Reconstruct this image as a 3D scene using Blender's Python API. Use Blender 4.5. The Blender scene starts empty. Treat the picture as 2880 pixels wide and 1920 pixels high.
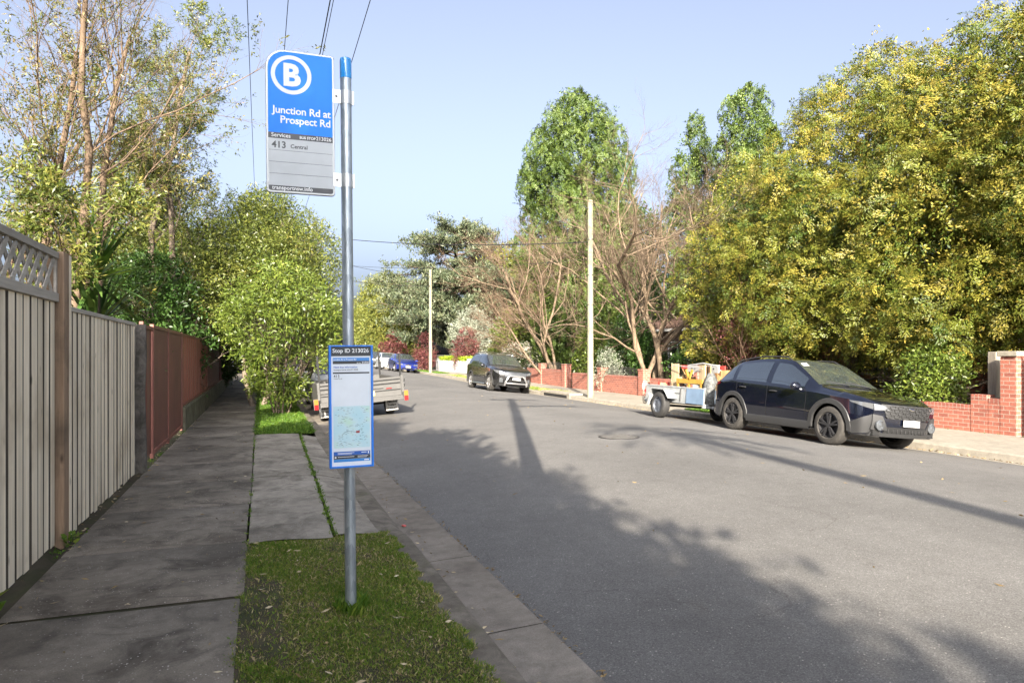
import bpy, bmesh, math, random
import numpy as np
from mathutils import Vector, Matrix
R = math.radians
# ---------------------------------------------------------------- camera, world, sun, exposure
scene = bpy.context.scene
col = scene.collection
cam = bpy.data.objects.new('camera', bpy.data.cameras.new('camera'))
col.objects.link(cam)
scene.camera = cam
cam.data.lens = 24.0
cam.data.sensor_width = 36.0
cam.data.shift_y = 0.0125
cam.data.clip_start = 0.05
cam.data.clip_end = 3000
cam.location = (0, 0, 1.62)
cam.rotation_euler = (R(90), 0, R(-20.2))
SUN_AZ, SUN_EL = R(198.9), R(23.0)          # azimuth of the sun, clockwise from +Y
world = bpy.data.worlds.new('World')
scene.world = world
world.use_nodes = True
wn = world.node_tree
for n in list(wn.nodes): wn.nodes.remove(n)
wo = wn.nodes.new('ShaderNodeOutputWorld')
bg = wn.nodes.new('ShaderNodeBackground')
sky = wn.nodes.new('ShaderNodeTexSky')
sky.sky_type = 'NISHITA'
sky.sun_disc = False
sky.sun_elevation = SUN_EL
sky.sun_rotation = SUN_AZ
sky.altitude = 0
sky.air_density = 0.6
sky.dust_density = 8.0
sky.ozone_density = 3.6
bg.inputs['Strength'].default_value = 0.116
hs = wn.nodes.new('ShaderNodeHueSaturation')
hs.inputs['Saturation'].default_value = 0.62
hs.inputs['Hue'].default_value = 0.5
wn.links.new(sky.outputs[0], hs.inputs['Color'])
wn.links.new(hs.outputs[0], bg.inputs[0])
wn.links.new(bg.outputs[0], wo.inputs[0])
sun = bpy.data.objects.new('sun', bpy.data.lights.new('sun', 'SUN'))
col.objects.link(sun)
sun.data.energy = 5.0
sun.data.angle = R(0.42)
sun.data.color = (1.0, 0.90, 0.76)
sd = Vector((-math.sin(SUN_AZ)*math.cos(SUN_EL), -math.cos(SUN_AZ)*math.cos(SUN_EL), -math.sin(SUN_EL)))
sun.rotation_euler = sd.to_track_quat('-Z', 'Y').to_euler()
vs = scene.view_settings
vs.view_transform = 'Standard'
vs.look = 'None'
vs.exposure = 2.06
vs.gamma = 1
scene.cycles.use_denoising = True
scene.cycles.max_bounces = 8
scene.cycles.diffuse_bounces = 5
scene.cycles.transparent_max_bounces = 8
scene.cycles.caustics_reflective = False
scene.cycles.caustics_refractive = False

# ---------------------------------------------------------------- helpers
def tag(o, label=None, cat=None, group=None, kind=None):
    if label: o['label'] = label
    if cat: o['category'] = cat
    if group: o['group'] = group
    if kind: o['kind'] = kind
    return o

def empty(name, loc=(0, 0, 0), rz=0.0, label=None, cat=None, group=None):
    o = bpy.data.objects.new(name, None)
    o.empty_display_size = 0.2
    col.objects.link(o)
    o.location = loc
    o.rotation_euler = (0, 0, rz)
    return tag(o, label, cat, group)

def kids(o): return [c for c in bpy.data.objects if c.parent == o]

def copy_tree(o, parent=None):
    c = o.copy()
    col.objects.link(c)
    if parent is not None: c.parent = parent
    for ch in kids(o):
        if ch != c: copy_tree(ch, c)
    return c

def link_mesh(name, me, mats, parent=None, loc=None):
    o = bpy.data.objects.new(name, me)
    for m in (mats if isinstance(mats, (list, tuple)) else [mats]): me.materials.append(m)
    col.objects.link(o)
    if parent is not None: o.parent = parent
    if loc is not None: o.location = loc
    return o

class MB:
    """collects shapes and links them as one mesh object"""
    def __init__(s): s.v = []; s.f = []; s.m = []
    def add(s, vs_, fs, mi=0):
        b = len(s.v)
        s.v.extend([tuple(p) for p in vs_])
        s.f.extend([tuple(i+b for i in f) for f in fs])
        s.m.extend([mi]*len(fs))
    def box(s, a, b, mi=0, M=None):
        x0, y0, z0 = a; x1, y1, z1 = b
        p = [(x0,y0,z0),(x1,y0,z0),(x1,y1,z0),(x0,y1,z0),(x0,y0,z1),(x1,y0,z1),(x1,y1,z1),(x0,y1,z1)]
        if M is not None: p = [M @ Vector(q) for q in p]
        s.add(p, [(0,3,2,1),(4,5,6,7),(0,1,5,4),(1,2,6,5),(2,3,7,6),(3,0,4,7)], mi)
        return s
    def bar(s, p, q, w, h, mi=0, up=(0,0,1)):
        p = Vector(p); q = Vector(q); d = (q-p).normalized()
        u = Vector(up)
        if abs(d.dot(u)) > .98: u = Vector((1,0,0))
        sx = d.cross(u).normalized()*w/2; sz = sx.cross(d).normalized()*h/2
        P = [p-sx-sz, p+sx-sz, p+sx+sz, p-sx+sz, q-sx-sz, q+sx-sz, q+sx+sz, q-sx+sz]
        s.add(P, [(3,2,1,0),(4,5,6,7),(0,1,5,4),(1,2,6,5),(2,3,7,6),(3,0,4,7)], mi)
        return s
    def tube(s, pts, r, n=10, mi=0, cap=True):
        pts = [Vector(p) for p in pts]
        rs = r if isinstance(r, (list, tuple)) else [r]*len(pts)
        vs_ = []; fs = []
        ref = None
        for i, p in enumerate(pts):
            t = (pts[min(i+1, len(pts)-1)] - pts[max(i-1, 0)]).normalized()
            if ref is None:
                ref = Vector((0,0,1)) if abs(t.z) < .9 else Vector((1,0,0))
            a = t.cross(ref).normalized(); b = a.cross(t).normalized(); ref = b
            for k in range(n):
                w = 2*math.pi*k/n
                vs_.append(p + (a*math.cos(w) + b*math.sin(w))*rs[i])
        for i in range(len(pts)-1):
            for k in range(n):
                k2 = (k+1) % n
                fs.append((i*n+k, i*n+k2, (i+1)*n+k2, (i+1)*n+k))
        if cap:
            fs.append(tuple(range(n))[::-1]); fs.append(tuple((len(pts)-1)*n+k for k in range(n)))
        s.add(vs_, fs, mi)
        return s
    def lathe(s, prof, n=24, M=None, mi=0):
        """profile of (r, h) pairs round the local Z axis"""
        vs_ = []; fs = []
        for r, h in prof:
            for k in range(n):
                w = 2*math.pi*k/n
                vs_.append(Vector((r*math.cos(w), r*math.sin(w), h)))
        for i in range(len(prof)-1):
            for k in range(n):
                k2 = (k+1) % n
                fs.append((i*n+k, i*n+k2, (i+1)*n+k2, (i+1)*n+k))
        if M is not None: vs_ = [M @ v for v in vs_]
        s.add(vs_, fs, mi)
        return s
    def prism(s, poly, t, M=None, mi=0):
        """polygon in local XY, extruded by t along local Z"""
        n = len(poly)
        vs_ = [Vector((x, y, 0)) for x, y in poly] + [Vector((x, y, t)) for x, y in poly]
        if M is not None: vs_ = [M @ v for v in vs_]
        fs = [tuple(range(n))[::-1], tuple(range(n, 2*n))] + [(i, (i+1) % n, n+(i+1) % n, n+i) for i in range(n)]
        s.add(vs_, fs, mi)
        return s
    def grid(s, P, mi=0, flip=False):
        """P: rows of points"""
        nr, nc = len(P), len(P[0])
        vs_ = [p for row in P for p in row]
        fs = []
        for i in range(nr-1):
            for j in range(nc-1):
                q = (i*nc+j, i*nc+j+1, (i+1)*nc+j+1, (i+1)*nc+j)
                fs.append(q[::-1] if flip else q)
        s.add(vs_, fs, mi)
        return s
    def text(s, body, size, M, align='LEFT', mi=0, bold=0.0, ext=.0006, spacing=1.0):
        c = bpy.data.curves.new('t', 'FONT')
        c.body = body; c.size = size; c.align_x = align; c.offset = bold; c.extrude = ext; c.resolution_u = 3
        c.space_character = spacing
        o = bpy.data.objects.new('t', c)
        me = bpy.data.meshes.new_from_object(o)
        s.add([M @ v.co for v in me.vertices], [tuple(p.vertices) for p in me.polygons], mi)
        bpy.data.objects.remove(o); bpy.data.meshes.remove(me); bpy.data.curves.remove(c)
        return s
    def build(s, name, mats, parent=None, smooth=False, angle=35, bevel=0.0, loc=None):
        me = bpy.data.meshes.new(name)
        me.from_pydata([tuple(v) for v in s.v], [], s.f)
        if any(s.m): me.polygons.foreach_set('material_index', s.m)
        if smooth:
            me.polygons.foreach_set('use_smooth', [True]*len(me.polygons))
            me.set_sharp_from_angle(angle=R(angle))
        me.update()
        o = link_mesh(name, me, mats, parent, loc)
        if bevel:
            b = o.modifiers.new('bevel', 'BEVEL'); b.width = bevel; b.segments = 2; b.limit_method = 'ANGLE'
        return o

# ---------------------------------------------------------------- node helpers and materials
def new_mat(name):
    m = bpy.data.materials.new(name); m.use_nodes = True
    nt = m.node_tree
    return m, nt, nt.nodes['Principled BSDF']

def rgb(c): return (c[0], c[1], c[2], 1.0)

class NT:
    def __init__(s, nt): s.nt = nt; s._co = {}
    def n(s, t, **kw):
        x = s.nt.nodes.new(t)
        for k, v in kw.items(): setattr(x, k, v)
        return x
    def l(s, a, b): s.nt.links.new(a, b)
    def coords(s, which='Object', scale=(1,1,1), rot=(0,0,0)):
        tc = s.n('ShaderNodeTexCoord'); mp = s.n('ShaderNodeMapping')
        mp.inputs['Scale'].default_value = scale; mp.inputs['Rotation'].default_value = rot
        s.l(tc.outputs[which], mp.inputs['Vector']); return mp.outputs[0]
    def noise(s, co, scale, detail=4, rough=.55, dist=0):
        x = s.n('ShaderNodeTexNoise'); s.l(co, x.inputs['Vector'])
        x.inputs['Scale'].default_value = scale; x.inputs['Detail'].default_value = detail
        x.inputs['Roughness'].default_value = rough; x.inputs['Distortion'].default_value = dist
        return x.outputs['Fac']
    def vor(s, co, scale, feature='F1', out='Distance'):
        x = s.n('ShaderNodeTexVoronoi', feature=feature); s.l(co, x.inputs['Vector'])
        x.inputs['Scale'].default_value = scale; return x.outputs[out]
    def ramp(s, fac, stops, interp='LINEAR'):
        x = s.n('ShaderNodeValToRGB'); r = x.color_ramp; r.interpolation = interp
        while len(r.elements) > 1: r.elements.remove(r.elements[-1])
        for i, (p, c) in enumerate(stops):
            e = r.elements[0] if i == 0 else r.elements.new(p)
            e.position = p; e.color = rgb(c) if not isinstance(c, float) else (c, c, c, 1)
        s.l(fac, x.inputs[0]); return x.outputs[0]
    def mix(s, fac, a, b, mode='MIX'):
        x = s.n('ShaderNodeMix', data_type='RGBA', blend_type=mode)
        for sock, v in ((x.inputs[0], fac), (x.inputs[6], a), (x.inputs[7], b)):
            if isinstance(v, (int, float)): sock.default_value = v
            elif isinstance(v, tuple): sock.default_value = rgb(v)
            else: s.l(v, sock)
        return x.outputs[2]
    def math(s, op, a, b=None):
        x = s.n('ShaderNodeMath', operation=op)
        for sock, v in ((x.inputs[0], a), (x.inputs[1], b)):
            if v is None: continue
            if isinstance(v, (int, float)): sock.default_value = v
            else: s.l(v, sock)
        return x.outputs[0]
    def bump(s, h, strength, dist, bsdf):
        x = s.n('ShaderNodeBump'); x.inputs['Strength'].default_value = strength; x.inputs['Distance'].default_value = dist
        s.l(h, x.inputs['Height']); s.l(x.outputs[0], bsdf.inputs['Normal'])

def simple(name, c, rough=.5, metal=0.0, coat=0.0, var=0.0, vscale=8.0, spec=None, bump=0.0):
    m, nt, b = new_mat(name)
    b.inputs['Roughness'].default_value = rough; b.inputs['Metallic'].default_value = metal
    b.inputs['Base Color'].default_value = rgb(c)
    if coat: b.inputs['Coat Weight'].default_value = coat; b.inputs['Coat Roughness'].default_value = .04
    if spec is not None: b.inputs['Specular IOR Level'].default_value = spec
    if var or bump:
        k = NT(nt); co = k.coords()
        f = k.noise(co, vscale, 5, .6)
        if var:
            k.l(k.ramp(f, [(.3, tuple(x*(1-var) for x in c)), (.7, tuple(min(1, x*(1+var)) for x in c))]), b.inputs['Base Color'])
        if bump: k.bump(f, bump, .01, b)
    return m

def asphalt():
    m, nt, b = new_mat('asphalt'); k = NT(nt); co = k.coords()
    big = k.noise(co, .45, 4, .55); mid = k.noise(co, 6, 4, .6)
    agg = k.vor(co, 140, 'F1', 'Color'); fine = k.noise(co, 260, 2, .5)
    base = k.ramp(big, [(.3, (.107,.102,.095)), (.7, (.150,.144,.134))])
    base = k.mix(.12, base, k.ramp(mid, [(.3, .07), (.7, .22)]))
    sep = k.n('ShaderNodeSeparateColor'); k.l(agg, sep.inputs[0])
    grain = k.ramp(sep.outputs[0], [(0, .55), (.55, .98), (.9, 1.08), (.965, 1.45), (1, 1.7)])
    base = k.mix(.75, base, grain, 'MULTIPLY')
    base = k.mix(.35, base, k.ramp(fine, [(.32, .3), (.5, 1.05), (.7, 1.2)]), 'MULTIPLY')
    lanes = k.coords('Object', (.55, .012, 1)); tr = k.noise(lanes, 1.6, 3, .5)
    base = k.mix(.5, base, k.ramp(tr, [(.35, .86), (.65, 1.12)]), 'MULTIPLY')
    v2 = k.vor(co, 26, 'F1', 'Distance'); w2 = k.noise(co, 9.0, 2)
    base = k.mix(k.math('MULTIPLY', k.ramp(v2, [(.10, .8), (.16, 0.0)]), k.ramp(w2, [(.50, 0.0), (.60, 1.0)])), base, (.36,.34,.30))
    wv = k.noise(co, 1.1, 3, .5); dm = k.n('ShaderNodeVectorMath', operation='ADD'); wc = k.n('ShaderNodeTexNoise'); k.l(co, wc.inputs['Vector']); wc.inputs['Scale'].default_value = 1.3; wc.inputs['Detail'].default_value = 5; k.l(co, dm.inputs[0]); k.l(wc.outputs['Color'], dm.inputs[1])
    ck = k.vor(dm.outputs[0], .33, 'DISTANCE_TO_EDGE', 'Distance')
    base = k.mix(k.math('MULTIPLY', k.ramp(ck, [(.0010, .45), (.0028, 0.0)]), k.ramp(wv, [(.46, 0.0), (.56, 1.0)])), base, (.05,.045,.038))
    st = k.noise(co, 1.7, 6, .7, .6)
    base = k.mix(k.ramp(st, [(.62, 0.0), (.74, .4)]), base, (.06,.055,.05))
    k.l(base, b.inputs['Base Color']); b.inputs['Roughness'].default_value = .85
    b.inputs['Specular IOR Level'].default_value = .3
    k.bump(sep.outputs[1], .35, .003, b)
    return m

def concrete(name, lo, hi, stain=(.05,.045,.04), stain_at=.55, speck=True, moss=0.0, scale=1.0):
    m, nt, b = new_mat(name); k = NT(nt); co = k.coords()
    big = k.noise(co, .9*scale, 6, .62, .4); mid = k.noise(co, 9*scale, 5, .65); fine = k.noise(co, 140, 3, .6)
    base = k.ramp(big, [(.28, lo), (.72, hi)])
    base = k.mix(.5, base, k.ramp(mid, [(.3, .55), (.7, 1.25)]), 'MULTIPLY')
    base = k.mix(.5, base, k.ramp(fine, [(.3, .55), (.7, 1.4)]), 'MULTIPLY')
    st = k.noise(co, 2.3*scale, 7, .68, .8)
    base = k.mix(k.ramp(st, [(stain_at-.08, 0.0), (stain_at+.1, .75)]), base, stain)
    if speck:
        v = k.vor(co, 38, 'F1', 'Distance')
        w = k.noise(co, 7.0, 3)
        sp = k.math('MULTIPLY', k.ramp(v, [(.13, .9), (.20, 0.0)]), k.ramp(w, [(.44, 0.0), (.60, 1.0)]))
        base = k.mix(sp, base, (.42,.39,.35))
        wn_ = k.noise(k.coords('Object', (1, .45, 1)), 3.1, 7, .7, 1.2)
        base = k.mix(k.ramp(wn_, [(.60, 0.0), (.72, .55)]), base, hi)
    if moss:
        mo = k.noise(co, 1.6*scale, 5, .7)
        base = k.mix(k.ramp(mo, [(.52, 0.0), (.7, moss)]), base, (.075,.085,.028))
    k.l(base, b.inputs['Base Color']); b.inputs['Roughness'].default_value = .9
    b.inputs['Specular IOR Level'].default_value = .25
    k.bump(mid, .35, .006, b)
    return m

def wood(name, lo, hi, axis='Z', knots=True, rough=.8, weather=None, scale=1.0):
    m, nt, b = new_mat(name); k = NT(nt)
    s = {'Z': (14,14,.9), 'Y': (14,.9,14), 'X': (.9,14,14)}[axis]
    co = k.coords('Object', tuple(x*scale for x in s))
    g = k.noise(co, 3.2, 6, .62, .5)
    base = k.ramp(g, [(.25, lo), (.5, tuple((a+c)/2 for a, c in zip(lo, hi))), (.75, hi)])
    s2 = {'Z': (6.2,6.2,.18), 'Y': (6.2,.18,6.2), 'X': (.18,6.2,6.2)}[axis]
    pl = k.noise(k.coords('Object', s2), 1.0, 1, .5)
    base = k.mix(.8, base, k.ramp(pl, [(.35, .72), (.65, 1.2)]), 'MULTIPLY')
    if knots:
        co2 = k.coords('Object', {'Z': (1,1,.42), 'Y': (1,.42,1), 'X': (.42,1,1)}[axis])
        v = k.vor(co2, 5.2, 'F1', 'Distance')
        base = k.mix(k.ramp(v, [(.04, .85), (.11, 0.0)]), base, tuple(x*.32 for x in lo))
    if weather:
        w = k.noise(k.coords(), 1.4, 5, .6)
        base = k.mix(k.ramp(w, [(.5, 0.0), (.68, .8)]), base, weather)
    k.l(base, b.inputs['Base Color']); b.inputs['Roughness'].default_value = rough
    b.inputs['Specular IOR Level'].default_value = .25
    k.bump(g, .3, .004, b)
    return m

def brick(name, c1, c2, mortar, axis='Y', bw=.23, bh=.086, soldier=False):
    """running bond on faces along world `axis`"""
    m, nt, b = new_mat(name); k = NT(nt)
    tc = k.n('ShaderNodeTexCoord'); sp = k.n('ShaderNodeSeparateXYZ'); cb = k.n('ShaderNodeCombineXYZ')
    k.l(tc.outputs['Object'], sp.inputs[0])
    h = k.math('ADD', sp.outputs[0], sp.outputs[1])
    k.l(h, cb.inputs[0]); k.l(sp.outputs[2], cb.inputs[1])
    br = k.n('ShaderNodeTexBrick'); k.l(cb.outputs[0], br.inputs['Vector'])
    br.inputs['Color1'].default_value = rgb(c1); br.inputs['Color2'].default_value = rgb(c2)
    br.inputs['Mortar'].default_value = rgb(mortar); br.inputs['Scale'].default_value = 1
    br.inputs['Mortar Size'].default_value = .006; br.inputs['Brick Width'].default_value = bw
    br.inputs['Row Height'].default_value = bh; br.inputs['Bias'].default_value = -.1
    if soldier: br.offset = 0.0
    co = k.coords(); f = k.noise(co, 22, 5, .65); g = k.noise(co, 2.0, 4)
    base = k.mix(.55, br.outputs['Color'], k.ramp(f, [(.3, .55), (.7, 1.3)]), 'MULTIPLY')
    base = k.mix(.5, base, k.ramp(g, [(.3, .7), (.7, 1.2)]), 'MULTIPLY')
    k.l(base, b.inputs['Base Color']); b.inputs['Roughness'].default_value = .85
    k.bump(k.math('SUBTRACT', f, k.math('MULTIPLY', br.outputs['Fac'], 1.2)), .5, .008, b)
    return m

def leafmat(name, stops, trans=.3, rough=.5, spec=.35):
    """leaf colour from a random value stored on every leaf"""
    m, nt, b = new_mat(name); k = NT(nt)
    at = k.n('ShaderNodeAttribute', attribute_name='rnd')
    c = k.ramp(at.outputs['Fac'], stops)
    k.l(c, b.inputs['Base Color']); b.inputs['Roughness'].default_value = rough
    b.inputs['Specular IOR Level'].default_value = spec
    tr = k.n('ShaderNodeBsdfTranslucent'); k.l(k.mix(1.0, c, (1.15, 1.2, .5), 'MULTIPLY'), tr.inputs[0])
    mx = k.n('ShaderNodeMixShader'); mx.inputs[0].default_value = trans
    out = nt.nodes['Material Output']
    k.l(b.outputs[0], mx.inputs[1]); k.l(tr.outputs[0], mx.inputs[2]); k.l(mx.outputs[0], out.inputs[0])
    return m

def bark(name, lo, hi, scale=1.0):
    m, nt, b = new_mat(name); k = NT(nt)
    f = k.noise(k.coords('Object', (1,1,.3)), 9*scale, 6, .65, .5); g = k.noise(k.coords(), 2.2*scale, 3)
    base = k.ramp(f, [(.3, lo), (.7, hi)])
    base = k.mix(.6, base, k.ramp(g, [(.35, .6), (.65, 1.3)]), 'MULTIPLY')
    k.l(base, b.inputs['Base Color']); b.inputs['Roughness'].default_value = .85
    b.inputs['Specular IOR Level'].default_value = .2
    k.bump(f, .6, .02, b)
    return m

# ---------------------------------------------------------------- terrain heights (street runs along +Y, X to the right)
def sstep(t):
    t = min(1, max(0, t)); return t*t*(3-2*t)
def rise(y): return .3*sstep((y-28)/24) + .003*max(0, y-52)
def zroad(x, y):
    z = .116 - .011*(x-6.3)**2 if x < 11.0 else -.127 - .085*(x-11.0)
    return z + rise(y)
KL0, KL1, GL = 1.05, 1.27, 1.69        # left kerb back, kerb face, gutter lip
KR = 11.75                             # right kerb face
def zleft(y): return rise(y)
def zright(y): return -.045 + rise(y)
def gz(x, y):
    if x <= KL1: return zleft(y)
    if x < GL: return zroad(GL, y) + .012
    if x < KR: return zroad(x, y)
    return zright(y)
# ---------------------------------------------------------------- the setting
M = {}
M['asphalt'] = asphalt()
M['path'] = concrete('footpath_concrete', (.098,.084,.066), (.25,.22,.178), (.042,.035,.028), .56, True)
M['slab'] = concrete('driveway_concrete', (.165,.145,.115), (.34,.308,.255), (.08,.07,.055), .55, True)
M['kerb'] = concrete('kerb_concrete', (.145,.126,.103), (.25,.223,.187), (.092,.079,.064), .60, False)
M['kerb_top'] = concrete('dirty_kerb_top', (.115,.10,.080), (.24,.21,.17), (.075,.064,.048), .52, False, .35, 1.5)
M['kerb_right'] = concrete('pale_kerb_concrete', (.20,.18,.145), (.30,.27,.22), (.14,.12,.085), .66, False)
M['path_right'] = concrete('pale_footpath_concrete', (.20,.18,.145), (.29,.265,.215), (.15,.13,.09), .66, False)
M['soil'] = concrete('soil', (.035,.028,.018), (.075,.06,.038), (.03,.035,.012), .5, False, .5)
M['lawn_soil'] = concrete('lawn_soil', (.040,.032,.020), (.085,.066,.042), (.03,.04,.012), .5, False, .8, 2.0)

YS = [-30, -12, -4] + [0.5*i for i in range(0, 40)] + [20+i for i in range(0, 40)] + [60, 70, 80, 95, 110, 130]

def strip(mb, xs, ys, zf, mi=0):
    mb.grid([[(x, y, zf(x, y)) for y in ys] for x in xs], mi, flip=True)

def structure(name, mb, mats, smooth=True):
    return tag(mb.build(name, mats, None, smooth, 40), kind='structure')

# far ground sheet
g = MB()
ys = [-300, -100, -40, 0, 30, 40, 50, 60, 80, 110, 140, 300, 1200]
strip(g, [-1200, -200, -40, 0, 6, 14, 30, 200, 1200], ys, lambda x, y: rise(min(y, 300)) - .42)
structure('ground', g, M['soil'])
# road with a crown
g = MB()
xs = [GL] + [GL + (KR-.02-GL)*i/24 for i in range(1, 25)]
strip(g, xs, YS, zroad)
structure('road', g, M['asphalt'])
# left kerb and gutter as one concrete section, dropped at the driveway
def drop(y):                        # 0 full kerb, 1 fully dropped
    return sstep((y-6.0)/.9) * (1 - sstep((y-14.0)/.9))
def kerbz(y): return -.008 - .075*drop(y)
g = MB()
def klz(i, y):
    zt = kerbz(y) + rise(y); zl = zroad(GL, y) + .013
    return [zt, zt, zt - .012, zl - .02, zl - .012, zl, zl - .12][i]
kx = [KL0 - .0, KL1 - .045, KL1 - .02, KL1 + .03, KL1 + .16, GL + .012, GL + .014]
YK = sorted(set(YS + [5.8 + .1*i for i in range(14)] + [13.8 + .1*i for i in range(14)]))
YK = [y for y in YK if y <= 70]
rows = [[(kx[i], y, klz(i, y)) for y in YK] for i in range(7)]
g.grid(rows[:4], 0, flip=True)
g.grid([[(KL0, y, kerbz(y) + rise(y)) for y in YK], [(KL0, y, -.3 + rise(y)) for y in YK]], 0, flip=True)
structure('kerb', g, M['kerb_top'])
g = MB(); cuts = [-30, -6, -1.2, 1.55, 4.05, 5.62, 8.3, 11.1, 13.9, 16.6, 19.4, 22, 25, 28, 32, 36, 40, 46, 55, 70]
for ya, yb in zip(cuts[:-1], cuts[1:]):
    yy = [ya + .005] + [y for y in YK if ya + .05 < y < yb - .05] + [yb - .005]
    g.grid([[(kx[i], y, klz(i, y)) for y in yy] for i in range(3, 7)], 0, flip=True)
g.grid([[(KL1 - .02, y, zroad(GL, y) - .03) for y in YK], [(GL, y, zroad(GL, y) - .012) for y in YK]], 1, flip=True)
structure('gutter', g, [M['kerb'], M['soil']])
# footpath of cast slabs
g = MB()
edges = [-3.2, -1.5, .35, 2.0, 3.42, 4.92, 6.35, 7.95, 9.5, 11.1, 12.9, 14.7, 16.6, 18.5, 20.4, 22.4, 24.4, 27, 30, 33, 36, 40, 45, 50]
rnd = random.Random(4)
for y0, y1 in zip(edges[:-1], edges[1:]):
    dz = rnd.uniform(-.004, .004); tx = rnd.uniform(-.012, .012)
    x0, x1 = -1.50, -.115 + rnd.uniform(-.012, .012)
    a = y0 + .011; b = y1 - .011
    top = []
    n = max(2, int((b-a)/.5))
    yl = [a, a + .018] + [a + (b-a)*i/n for i in range(1, n)] + [b - .018, b]
    for i, y in enumerate(yl):
        e = .008 if i in (0, len(yl)-1) else 0
        top.append([(x0, y, rise(y) + dz - .004 - e), (x0+.02, y, rise(y)+dz+.004-e), (-.8, y + tx, rise(y) + dz + .004 - e), (x1-.02, y + tx, rise(y) + dz + .004 - e), (x1, y + tx, rise(y) - .004 - e + dz), (x1, y + tx, rise(y) - .12)])
    g.grid(top, 0)
strip(g, [-1.5, -.12], YS, lambda x, y: rise(y) - .0065, 1)
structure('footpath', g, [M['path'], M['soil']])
# rubble strip at the foot of the fences and soil under everything on the left
g = MB()
rnd = random.Random(9)
strip(g, [-40, -12, -3, -1.7], YS, lambda x, y: rise(y) - .02)
strip(g, [-1.7, -1.62, -1.56, -1.48], [y for y in YS if -5 < y < 51], lambda x, y: rise(y) - .012 + .022*math.sin(37*x + 11*y)*math.sin(5.3*y + 2))
structure('garden_soil', g, M['soil'])
g = MB()
strip(g, [-.13, .2, .5, .8, KL0], [y for y in YS if y <= 6.0] + [6.22], lambda x, y: rise(y) - .004 + .012*math.sin(2.2*x+.4)*math.sin(1.7*y))
strip(g, [-.13, .2, .5, .8, KL0], [14.68] + [y for y in YS if 15 <= y < 60], lambda x, y: rise(y) - .004 + .012*math.sin(2.2*x+.4)*math.sin(1.7*y))
structure('verge_soil', g, M['lawn_soil'])
# concrete driveway crossing of four slabs with a weedy joint
g = MB()
def dz_(x, y):
    t = max(0, (x-.62)/(KL0-.62))
    return rise(y) + .002 + (kerbz(y) + .006)*min(1, t)
def slab(xa, xb, ya, yb, off=0):
    n = 8
    P = []
    for i in range(n+1):
        y = ya + (yb-ya)*i/n
        P.append([(xa[0]+(xa[1]-xa[0])*i/n + (xb[0]+(xb[1]-xb[0])*i/n - xa[0]-(xa[1]-xa[0])*i/n)*j/5, y + .05*math.sin(j), 0) for j in range(6)])
    P = [[(x, y, dz_(x, y) + off) for x, y, _ in row] for row in P]
    g.grid(P, 0)
slab((-.10, -.10), (.60, .66), 6.26, 9.55)
slab((-.10, -.10), (.66, .72), 9.562, 14.66, .003)
slab((.635, .695), (1.045, 1.045), 6.3, 9.545)
slab((.695, .755), (1.045, 1.045), 9.562, 14.4, .002)
structure('driveway', g, M['slab'])
# right kerb, footpath, grass strips, garden ground
g = MB()
yr = [y for y in YS if y <= 110]
strip(g, [KR-.34, KR-.02], yr, lambda x, y: zroad(x, y) + .006)
g.grid([[(KR-.02, y, zroad(KR-.02, y) + .002) for y in yr], [(KR, y, zright(y) - .02) for y in yr], [(KR+.03, y, zright(y)) for y in yr], [(KR+.2, y, zright(y)) for y in yr]], 0, flip=True)
structure('kerb', g, M['kerb_right'])
g = MB()
strip(g, [KR+.205, 13.0, 14.40], yr, lambda x, y: zright(y) - .004)
structure('pavement', g, M['path_right'])
g = MB()
strip(g, [14.4, 16, 20, 40], YS, lambda x, y: zright(y) - .012)
structure('garden_ground', g, M['soil'])
# ---------------------------------------------------------------- bus stop
M['galv'] = None
m, nt, b = new_mat('galvanised_steel'); k = NT(nt)
f = k.vor(k.coords('Object', (1,1,.35)), 38, 'F1', 'Color'); sp_ = k.n('ShaderNodeSeparateColor'); k.l(f, sp_.inputs[0])
f2 = k.noise(k.coords('Object', (1,1,.2)), 9, 4, .6)
base = k.ramp(sp_.outputs[0], [(0, (.30,.35,.39)), (1, (.46,.52,.56))])
base = k.mix(.5, base, k.ramp(f2, [(.3, .65), (.7, 1.2)]), 'MULTIPLY')
k.l(base, b.inputs['Base Color']); b.inputs['Metallic'].default_value = .75
k.l(k.ramp(sp_.outputs[1], [(0, .34), (1, .5)]), b.inputs['Roughness'])
M['galv'] = m
M['sign_blue'] = simple('sign_blue', (.006,.21,.90), .5, spec=.3, var=.06, vscale=6)
M['cap_blue'] = simple('cap_blue', (.02,.24,.62), .2, coat=.6)
M['case_blue'] = simple('case_blue', (.008,.17,.66), .3, coat=.4)
M['sign_grey'] = simple('sign_grey', (.40,.44,.47), .42, var=.07, vscale=5)
M['sign_edge'] = simple('sign_edge', (.30,.32,.33), .4, metal=.6)
M['sign_dark'] = simple('sign_dark', (.022,.030,.038), .4)
M['ring'] = simple('sign_silver', (.60,.66,.70), .4)
M['sign_white'] = simple('sign_white', (.72,.76,.78), .45)
M['paper'] = simple('paper', (.62,.69,.76), .3, coat=.5, var=.05, vscale=7)
M['steel'] = simple('bracket_steel', (.52,.55,.56), .4, metal=.7, var=.1)
M['bolt'] = simple('bolt_steel', (.12,.12,.12), .45, metal=.8)
TX = Matrix.Rotation(R(90), 4, 'X')
def at(x, y, z): return Matrix.Translation((x, y, z)) @ TX
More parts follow.
